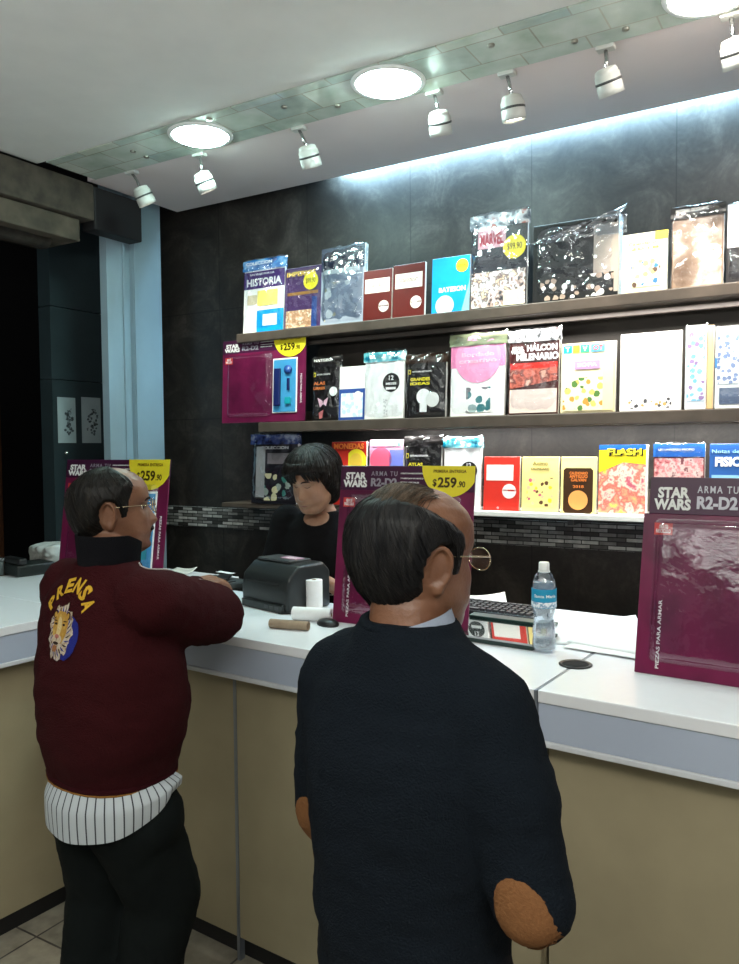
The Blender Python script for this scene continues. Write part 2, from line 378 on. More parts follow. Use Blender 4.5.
spot(436,92, 440,119, (-1.4,3.2,1.9), SPW*1.2, 'white spotlight just right of the brightest glow')
spot(509,73, 513,104, (-1.0,2.95,1.9), SPW*2.2, 'spotlight whose round lens glows warm white toward the floor')
spot(606,45, 608,77, (-.55,3.2,1.9), SPW*2.4, 'largest spotlight in view, above the yellow picture calendar')
spot(733,18, 735,48, (-.2,3.2,1.9), SPW*2.4, 'spotlight cut off by the right edge of the picture')

# cove tube
t = tag(MB().tube([(-1.95,3.36,CEIL+.085), (2.3,3.36,CEIL+.085)], .008, 8).build('led_tube', mat('blue white led tube', (.8,.9,1), .4, emit=(.6,.85,1), estr=20), None, True), 'blue-white light tube hidden above the back edge of the ceiling', 'light tube')

# shutter box over the shop opening, pillar, passage beyond
BROWN = mat('dusty brown shutter wood', (.060,.048,.036), .8, bump=.5, bscale=14, var=.4)
t = thing('shutter_box', 'dusty brown roller shutter box over the shop opening', 'shutter box', (-3.2, 0, 2.62))
MB().box(-.30, 0, -3.0, 2.72, .14, .315).build('upper_board', BROWN, t, bevel=.006)
MB().box(-.33, -.035, -3.0, 2.66, .03, .138).build('lower_board', mat('lighter brown board', (.080,.064,.046), .8, bump=.6, bscale=9, var=.5), t, bevel=.006)
MB().tube([(-.15,-3,.03), (-.15,2.55,.03)], .045, 16).build('roller', mat('rusty roller steel', (.07,.055,.045), .6, .4, bump=.4, bscale=20, var=.4), t, True)
MB().box(-.095, .0, 2.722, 3.03, .10, .31).build('end_bracket', mat('black steel bracket', (.012,.011,.012), .6), t, bevel=.008)
BLUE = mat('blue-grey gloss paint', (.30,.40,.46), .3, bump=.06, bscale=5, var=.05)
BLUED = mat('blue-grey groove paint', (.15,.22,.26), .35)
yy = lambda p: at_x(p, 400, -3.3).y
p = MB(); p.box(-3.35, -3.3, yy(110), yy(127), 0, 3.1); p.box(-3.35, -3.325, yy(127), yy(136), 0, 3.1); p.box(-3.35, -3.3, yy(136), yy(164), 0, 3.1)
p.box(-3.296, -3.288, yy(125), yy(127), 0, 3.1); p.box(-3.296, -3.288, yy(136), yy(138.5), 0, 3.1)
struct('pillar', p, BLUE)
TEAL = mat('dark teal painted metal panel', (.030,.046,.052), .35, bump=.05, bscale=6, var=.12)
x6 = -3.75; ya = lambda p, q=400: at_x(p, q, x6).y; za = lambda p, q: at_x(p, q, x6).z
p = MB(); p.box(x6-.1, x6, ya(53), ya(112), 0, 2.02); p.box(x6-.1, x6-.002, ya(53), ya(112), 2.024, 2.42); p.box(x6-.1, x6, ya(53), ya(112), 2.424, 2.95)
struct('wall_outside', p, TEAL)
NOTE = pic('photocopied notice', [(.42,.50,.52), (.40,.48,.50), (.38,.46,.48), (.34,.42,.44)], 6, .7, 3)
INKN = pic('smudged notice drawing', [(.03,.04,.04), (.08,.10,.11), (.32,.38,.40)], 60, .7, 5)
for a, b_, lab in ((58,76,'pale notice with a dark drawing, left one on the teal panel'), (82,101,'pale notice with a dark drawing, right one beside the pillar')):
    t = thing('wall_notice', lab, 'notice', (x6+.002, ya((a+b_)/2, 420), za(a, 443)), radians(90), 'notices on the teal panel')
    w = ya(b_)-ya(a); h = za(a, 397)-za(a, 443)
    MB().box(-w/2, w/2, -.0015, 0, 0, h).build('sheet', NOTE, t)
    q = MB()
    for k in range(26):
        cx, cz = random.gauss(.1*w, .12*w), h*(.2+.55*k/26)
        q.prism([(cx+.009*cos(j)*random.uniform(.5,1.6), cz+.008*sin(j)*random.uniform(.5,1.5)) for j in (0,1,2,3,4,5)], -.0022, -.0016)
    q.build('drawing', INKN, t)
o = MB().box(-5.6, -5.5, 3.15, 3.75, 0, 1.98).build('wooden_door', mat('orange brown door wood', (.10,.035,.008), .6, bump=.2, var=.4), bevel=.01)
tag(o, 'dim orange-brown door standing in the dark passage at far left', 'door')
o = MB().sphere(at_x(67, 453, -3.72), .012).build('door_knob', mat('bright knob', (.6,.6,.55), .2, .9), None, True); tag(o, 'small shiny knob below the notices on the teal panel', 'knob')
# ================================================================ shelving
DW = mat('dark wenge shelf board', (.075,.058,.046), .45, bump=.12, bscale=12, var=.2)
DWB = mat('brown back board', (.060,.050,.040), .55, bump=.1, bscale=10, var=.2)
UZ, MZ, LZ = 2.203, 1.758, 1.360; SY = 3.10
sh = thing('wall_shelving', 'dark wooden wall shelving with two long boards on the granite wall', 'shelf', (0, SY, 0))
MB().box(-2.63, 1.6, 0, .27, UZ-.045, UZ).build('upper_board', DW, sh, bevel=.004)
MB().box(-2.50, 1.6, 0, .27, MZ-.048, MZ).build('middle_board', DW, sh, bevel=.004)
zr = at_y(735, 303, SY+.07).z
MB().box(-2.30, 1.6, .07, .095, zr-.012, zr+.008).build('light_rail', mat('brown light rail', (.060,.048,.040), .6), sh, bevel=.003)
pts = [(-2.56,MZ-.04), (1.6,MZ-.04), (1.6,UZ-.045), (-2.23,UZ-.045), (-2.27,UZ-.12), (-2.24,MZ+.1), (-2.34,MZ+.05), (-2.55,MZ+.02)]
MB().prism([(-2.30,MZ), (1.6,MZ), (1.6,UZ-.045), (-2.27,UZ-.045), (-2.30,UZ-.09)], .235, .27).build('back_board', DWB, sh)
q = MB(); q.prism([(-2.52,MZ-.048), (-2.30,MZ-.048), (-2.30,MZ+.06), (-2.46,MZ+.06), (-2.52,MZ+.02)][::1], .24, .27); q.build('end_bracket', DW, sh)
ls = thing('lower_display_shelf', 'thin white display shelf lit from above, lowest on the wall', 'shelf', (0, SY, 0))
MB().box(-2.02, 1.6, 0, .27, LZ-.022, LZ).build('board', mat('white lacquered board', (.80,.80,.78), .35), ls, bevel=.003)
MB().box(-2.02, 1.6, .245, .27, LZ, LZ+.09).build('back_lip', DW, ls)
for x in (-1.9, -.95, 0.1): MB().box(x-.012, x+.012, .05, .27, LZ-.05, LZ-.022).build('bracket', DARKM, ls)
MB().box(-2.78, -2.02, .04, .27, LZ-.03, LZ-.008).build('dark_board', DW, ls, bevel=.003)

# ---------------------------------------------------------------- printed goods
def crumple(w, h, d, seed=0, amp=.006, nx=34, nz=42, ang=.0):
    """a slack closed plastic sleeve w x h, local x centred, z from 0"""
    s = V(seed*3.1, seed*1.7, seed)
    def side(sgn):
        def fn(i, j):
            u, v = i/(nx-1), j/(nz-1)
            e = min(1, 8*min(u, 1-u)) * min(1, 8*min(v, 1-v)) if 1 else 1
            x = (u-.5)*w; z = v*h
            n1 = noise.noise(V(x*18, z*18, 0)+s); n2 = abs(noise.noise(V(x*35, z*28, 5)+s))
            y = sgn*(d/2*e**.5 + amp*e*(n1+1.2*n2))
            return V(x+amp*.8*noise.noise(V(z*22, u, 3)+s), y, z+amp*noise.noise(V(x*25, v, 7)+s)*(1 if v > .02 else 0))
        return fn
    return MB().grid(side(-1), nx, nz).grid(side(1), nx, nz)
def ring(mb, cx, cz, r, y, n=28, r2=None, thick=.0008):
    mb.prism([(cx+r*cos(2*pi*i/n), cz+(r2 or r)*sin(2*pi*i/n)) for i in range(n)], y-thick, y); return mb
def item(lab, x0, x1, top, shelf, els, cover, name='book', cat='book', depth=.016, group=None, yy=.035, lean=.07, bag=None, header=None, px=True, rough_pages=True, dz=0):
    """one product standing on a shelf. x0,x1,top in photo pixels give its real extent"""
    z0 = {'u':UZ, 'm':MZ, 'l':LZ}[shelf]; g = {'u':'goods on the upper shelf', 'm':'goods on the middle shelf', 'l':'books on the lower white shelf'}[shelf]
    pz = {'u':lambda p: 335-.112*(p-237), 'm':lambda p: 423-.03*(p-261), 'l':lambda p: 511+.03*(p-470)}[shelf]
    X0 = at_y(x0, pz(x0), SY+yy).x; X1 = at_y(x1, pz(x1), SY+yy).x; w = (X1-X0)-.004
    h = at_y((x0+x1)/2, top, SY+yy+.03).z - z0 - dz
    t = thing(name, lab, cat, ((X0+X1)/2, SY+yy+depth/2, z0+.001+dz), 0, group or g, rx=-lean)
    hw = h if not header else h*.86
    MB().box(-w/2+.001, w/2-.001, -depth/2, depth/2, 0, hw).build('cover', cover, t, bevel=.0012, seg=1)
    if rough_pages: MB().box(-w/2+.003, w/2-.0004, -depth/2+.0015, depth/2-.0015, .002, hw+.0004).build('pages', PAGES, t)
    y = -depth/2
    for e in els:
        k = e[0]; y -= .0005
        U = lambda u: -w/2+u*w
        if k == 'r':
            _, u0, v0, u1, v1, m, nm = e; MB().box(U(u0), U(u1), y-.0003, y+.0003, v0*hw, v1*hw).build(nm, m, t)
        elif k == 'd':
            _, u, v, r, m, nm = e; ring(MB(), U(u), v*hw, r*w, y).build(nm, m, t)
        elif k == 't':
            _, u, v, tw, th, s, m = e[:7]; text(s, tw*w, th*hw, m, t, U(u), y-.0003, v*hw, 'lettering', bold=e[7] if len(e) > 7 else .02)
        elif k == 'dots':
            _, cols, n, (u0,v0,u1,v1), r, nm = e
            base = tuple(cover.node_tree.nodes['Principled BSDF'].inputs['Base Color'].default_value)[:3]
            cl = [tuple(c.node_tree.nodes['Principled BSDF'].inputs['Base Color'].default_value)[:3] for c in cols]
            if len(cl) == 1: cl = cl*2
            mm = pic('printed figures '+lab[:34], [base]+cl, .42/(r*w), .35, len(lab)*.37+n, 'spots')
            MB().box(U(u0), U(u1), y-.0003, y+.0003, v0*hw, v1*hw).build(nm, mm, t)
        elif k == 'poly':
            _, pts, m, nm = e; MB().prism([(U(u), v*hw) for u, v in pts], y-.0004, y+.0002).build(nm, m, t)
    if header:
        hm, htxt = header
        ww = w*1.06
        q = MB(); sd = len(lab)
        q.grid(lambda i, j: V((i/11-.5)*ww+.004*noise.noise(V(j, i*.4, sd)), -depth/2-.004+.010*noise.noise(V(i*.6, j*.7, sd)), hw*.985+(h-hw)*1.03*j/5+.006*noise.noise(V(i*.5, 2, sd))*(j/5)), 12, 6)
        q.grid(lambda i, j: V((i/11-.5)*ww, depth/2*.2+.006*noise.noise(V(i*.6, j*.7, sd+3)), hw*.985+(h-hw)*1.03*j/5), 12, 6)
        q.build('bag_header', hm, t, True)
        if htxt: text(htxt, ww*.6, (h-hw)*.3, WHITE, t, -.1*w, -depth/2-.013, hw+(h-hw)*.55, bold=.01)
    if bag: crumple(w*(1.04 if header or depth > .025 else 1.0), h*1.02, depth+.014, len(lab)*1.37, .008 if header or depth > .025 else .004).build('plastic_wrap', bag, t, True)
    return t
def rgb(r, g, b_, rough=.35): return mat('ink %d %d %d' % (r, g, b_), tuple((x/255)**2.2 for x in (r, g, b_)), rough)
CREAM = rgb(244,232,190); DRED = rgb(92,30,26); RED = rgb(200,50,40); CYAN = rgb(20,150,215); NAVY = rgb(28,40,90); PINK = rgb(222,130,170); BLK = rgb(24,22,22)
WHT = rgb(240,240,236); MAG = rgb(150,30,85); PURP = rgb(60,22,60); LBLU = rgb(90,165,215); ORG = rgb(225,125,60); GRY = rgb(130,130,130); LPINK = rgb(235,190,205); GRN = rgb(90,130,70); TEA = rgb(30,150,165); BRN = rgb(60,40,22)
STK = lambda u, v, r: [('d', u, v, r, YEL, 'price_sticker'), ('t', u, v, r*1.3, r*.45, '$99.90', rgb(90,70,0), .01)]
# upper row
item('white history magazine in a crumpled blue-topped bag, leftmost on the top shelf', 243, 284, 259, 'u', [
    ('r',0,.70,1,.97,rgb(70,45,105),'title_band'), ('t',.5,.80,.85,.12,'HISTORIA',WHITE,.03), ('t',.45,.92,.6,.04,'UN VIAJE POR LA',WHITE),
    ('r',.35,.42,.85,.66,rgb(240,225,120),'picture'), ('r',.1,.45,.34,.6,rgb(200,190,160),'picture'), ('r',.35,0,1,.35,CYAN,'blue_card'), ('dots',[WHITE],5,(.5,.1,.85,.28),.1,'artwork')], WHT, 'magazine', 'magazine', bag=FILM, header=(pic('blue printed foil',[(.02,.08,.25),(.05,.2,.5),(.3,.5,.7)],20,.25,2), 'COLECCION'))
item('purple magazine with gold title and yellow price sticker, second on the top shelf', 284, 321, 268, 'u', [
    ('t',.45,.90,.8,.08,'IMPERIOS',GOLD,.02), ('r',.08,.55,.92,.60,rgb(150,110,60),'stripe'), ('r',.05,.02,.75,.30,pic('sepia battle print',[(.9,.8,.6),(.5,.25,.12),(.8,.5,.3),(.95,.9,.8)],45,.4,4),'picture'), ('r',.76,0,.9,.5,rgb(40,70,130),'blue_card')]+STK(.72,.76,.2), rgb(72,50,92), 'magazine', 'magazine', bag=FILM)
item('silver-grey bagged collectible in crumpled clear plastic beside two dark red books', 320, 364, 247, 'u', [
    ('r',.0,.70,1,1,rgb(35,45,70),'dark_top'), ('r',.06,.66,.9,.72,WHT,'stripe'), ('dots',[WHT,rgb(190,180,150)],7,(.1,.05,.9,.55),.09,'artwork')], rgb(150,158,172), 'bagged_collectible', 'bagged toy', depth=.03, bag=FILMD)
for a, b_, tp, l in ((362,392,271,'dark red book with white title label, left one of the pair'), (392,425,265,'dark red book with white title label, right one beside the blue book')):
    item(l, a, b_, tp, 'u', [('r',.08,.55,.92,.83,rgb(235,222,210),'title_label'), ('t',.5,.70,.6,.07,'NOVELA\nNEGRA',rgb(150,110,95),.0), ('d',.74,.27,.17,rgb(240,230,222),'round_sticker'), ('r',.58,.26,.9,.29,DRED,'sticker_band')], DRED, group='pair of dark red books on the top shelf')
item('bright blue book lettered in white with round yellow sticker', 431, 470, 258, 'u', [('t',.55,.42,.7,.09,'BATESON',WHITE,.03), ('d',.36,.14,.24,rgb(225,240,250),'pale_disc'), ('poly',[(.8,0),(1,0),(1,.55)],rgb(140,210,240),'pale_corner')]+STK(.8,.82,.16), CYAN)
item('bagged comic pack with red title box and big yellow price sticker', 470, 527, 213, 'u', [
    ('r',.12,.74,.62,.96,rgb(200,150,160),'title_box'), ('t',.37,.85,.42,.15,'MARVEL',rgb(160,40,60),.04), ('r',.1,.96,.62,.99,WHT,'stripe'),
    ('r',.02,.02,.98,.45,pic('comic ink art',[(.02,.02,.03),(.5,.35,.3),(.9,.9,.85),(.15,.1,.1),(.8,.6,.4)],38,.4,8),'picture'), ('r',.6,.02,.95,.2,CREAM,'card')]+STK(.78,.72,.2), rgb(30,32,42), 'comic_pack', 'comic', bag=FILM, header=(pic('grey printed foil',[(.02,.03,.05),(.2,.22,.26),(.6,.62,.66),(.4,.1,.08)],24,.25,9), None))
t = item('large black boxed helmet kit in a crumpled glossy bag with raised corner', 532, 619, 222, 'u', [
    ('r',.05,.3,.72,.95,rgb(28,28,32),'box_panel'), ('r',.72,.05,1,.9,rgb(170,160,150),'side_panel'), ('dots',[WHT,rgb(170,150,135)],8,(.1,.02,.95,.3),.035,'artwork')], rgb(18,18,20), 'boxed_kit', 'box', depth=.06, yy=.03, bag=FILM, lean=.05)
q = MB(); q.grid(lambda i, j: V(-.20+.40*i/19, -.035+.02*noise.noise(V(i*.5, j*.6, 4)), .235+ (j/7)*(.01+.10*(i/19)**1.3)+.008*noise.noise(V(i*.7, j, 9))), 20, 8); q.build('bag_corner', FILMD, t, True)
item('cream picture calendar dotted with small coloured figures, yellow corner', 621, 668, 234, 'u', [
    ('poly',[(.72,.86),(1,.86),(1,1),(.72,1)],YEL,'yellow_corner'), ('t',.45,.83,.6,.05,'Calendario',rgb(190,170,90),.0), ('t',.5,.74,.62,.04,'2018',rgb(190,170,90),.0),
    ('dots',[rgb(60,120,200),rgb(160,150,140),rgb(220,200,120),rgb(90,70,60)],7,(.2,.1,.85,.55),.06,'artwork')], CREAM, 'calendar', 'calendar')
item('brown bagged magazine under a black and yellow header card', 671, 724, 206, 'u', [
    ('r',.03,.02,.97,.97,pic('taupe swirl print',[(.18,.11,.07),(.30,.21,.15),(.62,.50,.42),(.24,.16,.11)],9,.3,4),'picture'), ('t',.14,.80,.1,.09,'O',WHITE,.0), ('d',.8,.47,.17,WHT,'round_sticker'), ('r',.62,.47,.98,.52,rgb(120,90,70),'sticker_band')], rgb(135,108,90), 'magazine', 'magazine', bag=FILM, header=(BLK, 'NATIONAL GEOGRAPHIC'))
item('pale and black bagged magazine cut by the right edge on the top shelf', 726, 770, 203, 'u', [('r',0,0,1,.45,rgb(40,38,40),'dark_half')], rgb(225,220,225), 'magazine', 'magazine', bag=FILM)
# middle row
NGT = lambda: [('r',.03,.80,.10,.88,YEL,'yellow_frame'), ('r',.045,.815,.085,.865,BLK,'frame_hole'), ('t',.40,.84,.5,.03,'NATIONAL GEOGRAPHIC',WHITE,.0)]
item('black science magazine with orange title and pink butterfly', 312, 340, 357, 'm', NGT()+[('t',.25,.68,.42,.06,'ALAS',ORG,.03), ('t',.25,.59,.42,.05,'LIBRES',ORG,.03),
    ('poly',[(.2,.42),(.38,.36),(.42,.3),(.3,.24)],LPINK,'butterfly_wing'), ('poly',[(.42,.3),(.44,.36),(.6,.42),(.52,.26)],LPINK,'butterfly_wing'), ('poly',[(.3,.03),(.4,.05),(.44,.2),(.26,.14)],rgb(190,110,110),'butterfly_wing'), ('d',.78,.52,.14,WHT,'round_sticker')], BLK, 'magazine', 'magazine', header=(BLK,'NATGEO'), bag=FILM)
item('white book with a blue wave drawing in its lower half', 338, 366, 367, 'm', [('r',.03,.0,.97,.58,rgb(50,80,150),'picture'), ('dots',[rgb(200,220,240)],9,(.1,.05,.9,.5),.07,'artwork'), ('d',.72,.44,.15,WHT,'round_sticker')], WHT)
item('white book with black oval emblem under a teal header', 364, 404, 352, 'm', [('d',.68,.62,.21,BLK,'oval_emblem'), ('t',.68,.70,.12,.08,'12',WHITE,.02), ('t',.68,.60,.26,.04,'MESES',WHITE,.02), ('r',.55,.50,.8,.54,WHT,'emblem_band'), ('dots',[rgb(190,190,190)],8,(.5,.05,.6,.35),.02,'artwork')], WHT, 'book', 'book', header=(pic('teal foil',[(.0,.12,.2),(.1,.4,.45),(.7,.8,.8)],40,.2,5),None), bag=FILM)
item('black science magazine with yellow title and white light bulb', 406, 446, 354, 'm', NGT()+[('t',.35,.70,.5,.06,'GRANDES',YEL,.03), ('t',.35,.62,.5,.05,'IDEAS',YEL,.03), ('d',.45,.38,.18,WHT,'bulb'), ('r',.36,.10,.54,.25,WHT,'bulb_base'), ('d',.68,.32,.17,rgb(225,225,220),'round_sticker')], BLK, 'magazine', 'magazine', header=(rgb(50,35,25),None), bag=FILM)
item('pink and white bagged craft magazine under a grey-green header', 450, 505, 333, 'm', [('r',0,.68,1,1,PINK,'pink_top'), ('d',.5,.80,.42,rgb(230,150,185),'pink_badge'), ('t',.5,.86,.6,.06,'Bordado',LPINK,.02), ('t',.5,.77,.7,.06,'creativo',LPINK,.02),
    ('dots',[rgb(60,120,125),rgb(150,170,170),rgb(120,120,125)],5,(.3,.05,.75,.4),.08,'artwork')], WHT, 'magazine', 'magazine', header=(rgb(110,118,92),None), bag=FILM)
item('brown and red bagged starship kit with big white title', 508, 559, 329, 'm', [('t',.17,.88,.28,.10,'STAR\nWARS',WHITE,.06), ('t',.66,.90,.6,.09,'HALCON',WHITE,.05), ('t',.57,.78,.84,.10,'MILENARIO',WHITE,.05), ('r',.03,.62,.97,.70,RED,'red_band'), ('poly',[(.03,.35),(.97,.45),(.97,.62),(.03,.62)],pic('red space print',[(.3,.05,.03),(.6,.15,.1),(.2,.05,.04),(.7,.4,.3)],30,.4,6),'picture'), ('r',.03,.02,.97,.34,rgb(225,205,195),'pale_panel')], rgb(72,30,28), 'boxed_kit', 'box', header=(pic('black lettered foil',[(.02,.02,.02),(.6,.6,.6),(.1,.08,.08)],30,.3,7),None), bag=FILM)
item('cream puzzle magazine with coloured letter tiles', 560, 616, 343, 'm', [('r',.04,.86,.2,.97,TEA,'letter_tile'), ('t',.12,.915,.08,.07,'T',WHITE), ('r',.22,.86,.34,.97,rgb(200,205,60),'letter_tile'), ('r',.36,.86,.52,.97,rgb(60,180,130),'letter_tile'), ('t',.44,.915,.08,.07,'V',WHITE), ('r',.55,.86,.8,.97,LBLU,'letter_tile'), ('t',.68,.915,.18,.07,'OT',rgb(200,90,60),.02),
    ('r',.26,.62,.72,.74,rgb(190,140,190),'badge'), ('t',.49,.68,.36,.05,'SOPA',WHITE,.02), ('dots',[rgb(235,190,100),rgb(220,140,60),rgb(80,120,60)],6,(.05,.03,.95,.5),.06,'artwork'), ('r',.78,.03,.97,.8,rgb(246,226,170),'side_column')], CREAM, 'magazine', 'magazine')
item('broad plain white calendar with tiny dark marks along the foot', 619, 682, 333, 'm', [('dots',[rgb(70,70,75),rgb(180,150,90)],3,(.15,.03,.85,.16),.03,'artwork')], mat('bright white card', (.93,.93,.93), .4), 'calendar', 'calendar')
item('bagged magazine with turquoise splash between white calendar and tan spine', 684, 707, 326, 'm', [('poly',[(.1,.4),(.5,.3),(.9,.7),(.3,.72)],rgb(40,185,215),'turquoise_splash'), ('dots',[rgb(150,120,170),rgb(120,190,220)],6,(.1,.1,.9,.95),.12,'artwork')], rgb(222,232,240), 'magazine', 'magazine', bag=FILM)
item('narrow tan book spine standing on the middle shelf', 706, 714, 326, 'm', [], rgb(216,180,130), depth=.03, yy=.03)
item('pale magazine with yellow sticker at the right end of the middle shelf', 714, 765, 326, 'm', [('r',.0,.5,.7,.62,rgb(70,130,190),'title_band'), ('d',.35,.8,.14,YEL,'price_sticker'), ('r',.1,.05,.6,.25,rgb(90,105,130),'picture'), ('dots',[rgb(120,140,180)],8,(.05,.3,.6,.95),.05,'artwork')], rgb(232,238,238), 'magazine', 'magazine', bag=FILM)
# lower row
item('large silver-black bagged toy hanging low beside the cashier', 251, 297, 434, 'l', [('t',.5,.93,.6,.05,'COLECCION',WHITE,.02), ('r',.1,.1,.3,.95,rgb(150,150,150),'grey_panel'), ('r',.35,.66,.95,.84,rgb(120,110,112),'label'), ('dots',[rgb(140,150,140),rgb(200,190,150),rgb(60,120,110)],9,(.3,.05,.95,.5),.07,'artwork')], rgb(30,30,36), 'bagged_collectible', 'bagged toy', bag=FILM, header=(pic('dark blue foil',[(.01,.01,.04),(.05,.08,.25),(.4,.45,.6)],20,.25,12),None), depth=.03, dz=-.006)
item('red coin magazine with orange title and gold coin', 330, 366, 442, 'l', [('t',.5,.93,.85,.09,'MONEDAS',ORG,.04), ('d',.72,.70,.28,YEL,'coin'), ('d',.72,.70,.18,GOLD,'coin_face'), ('poly',[(0,.5),(.5,.5),(.5,.86),(0,.84)],RED,'picture')], rgb(165,40,30), 'magazine', 'magazine')
item('magazine with pink and blue disc behind the purple poster', 368, 403, 440, 'l', [('d',.35,.70,.32,rgb(225,90,120),'pink_disc'), ('r',.6,.3,1,.85,rgb(110,120,200),'blue_card'), ('dots',[rgb(90,130,120)],4,(.1,.9,.9,.97),.06,'artwork')], rgb(195,150,180), 'magazine', 'magazine')
item('black science magazine standing behind the purple poster', 404, 441, 436, 'l', NGT()+[('t',.3,.70,.4,.05,'ATLAS',YEL,.03)], BLK, 'magazine', 'magazine', header=(BLK,None), bag=FILM)
item('white book with black round emblem beside the red book', 443, 481, 437, 'l', [('d',.68,.62,.22,BLK,'round_emblem'), ('t',.68,.70,.12,.08,'12',WHITE,.02), ('r',.55,.55,.82,.60,WHT,'emblem_band'), ('dots',[rgb(190,190,190)],6,(.5,.1,.6,.35),.02,'artwork')], WHT, header=(pic('teal foil',[(.0,.12,.2),(.1,.4,.45),(.7,.8,.8)],40,.2,5),None), bag=FILM)
item('red book with white title label and round sticker on the white shelf', 483, 520, 457, 'l', [('r',.08,.56,.82,.85,WHT,'title_label'), ('d',.72,.36,.19,rgb(235,225,225),'round_sticker'), ('r',.55,.36,.9,.39,RED,'sticker_band'), ('t',.42,.05,.06,.04,'e',LPINK)], RED)
item('yellow calendar with a ring of little coloured figures', 521, 559, 457, 'l', [('t',.5,.88,.4,.07,'Animo',rgb(120,110,60),.01), ('t',.5,.78,.5,.04,'CALENDARIO',rgb(90,80,40),.02), ('dots',[rgb(250,205,50),rgb(90,60,40),rgb(240,190,150),rgb(200,100,120)],6,(.15,.1,.85,.62),.055,'artwork')], rgb(240,220,140), 'calendar', 'calendar')
item('cream almanac with dark brown plaque and orange disc', 560, 597, 457, 'l', [('poly',[(.08,.04),(.14,.0),(.84,.0),(.9,.04),(.9,.76),(.84,.80),(.14,.80),(.08,.76)],BRN,'brown_plaque'), ('t',.5,.71,.5,.05,'CALENDARIO',ORG,.02), ('t',.5,.62,.5,.12,'ANTIGUO\nGALVAN',ORG,.02), ('t',.5,.47,.3,.05,'2018',ORG,.02), ('d',.5,.23,.27,rgb(235,160,90),'orange_disc')], rgb(240,225,150), 'almanac', 'calendar')
item('comic book with yellow title and red action picture', 598, 648, 445, 'l', [('r',.0,.02,.96,.97,pic('red comic print',[(.9,.75,.1),(.85,.35,.2),(.75,.15,.12),(.9,.6,.5),(.5,.1,.15)],26,.4,14),'picture'), ('poly',[(0,.6),(.5,.75),(.96,.72),(.96,.97),(0,.97)],rgb(245,220,40),'yellow_top'), ('r',.0,.93,.96,1,rgb(30,90,180),'blue_band'), ('t',.55,.89,.7,.10,'FLASH',rgb(20,20,30),.06), ('t',.52,.90,.7,.10,'FLASH',YEL,.03)], WHT, 'comic_book', 'comic')
item('bagged comic with blue band and crowded red picture, behind the right purple kit', 652, 705, 444, 'l', [('r',.03,.45,.97,.80,pic('crowded comic print',[(.35,.05,.06),(.7,.25,.25),(.8,.55,.5),(.2,.05,.06)],50,.4,18),'picture'), ('r',0,.82,1,1,rgb(40,100,180),'blue_band'), ('t',.45,.92,.7,.03,'UN UNIVERSO PROPIO',WHITE,.02)], rgb(90,45,45), 'comic_book', 'comic', bag=FILM)
item('blue physics magazine cut by the right edge, behind the purple kit', 708, 765, 444, 'l', [('t',.30,.90,.5,.05,'Notas de',rgb(150,200,230),.01), ('t',.42,.76,.62,.13,'FISICA',WHITE,.05), ('r',.05,.5,.9,.58,rgb(130,180,220),'stripe')], rgb(40,85,150), 'magazine', 'magazine')

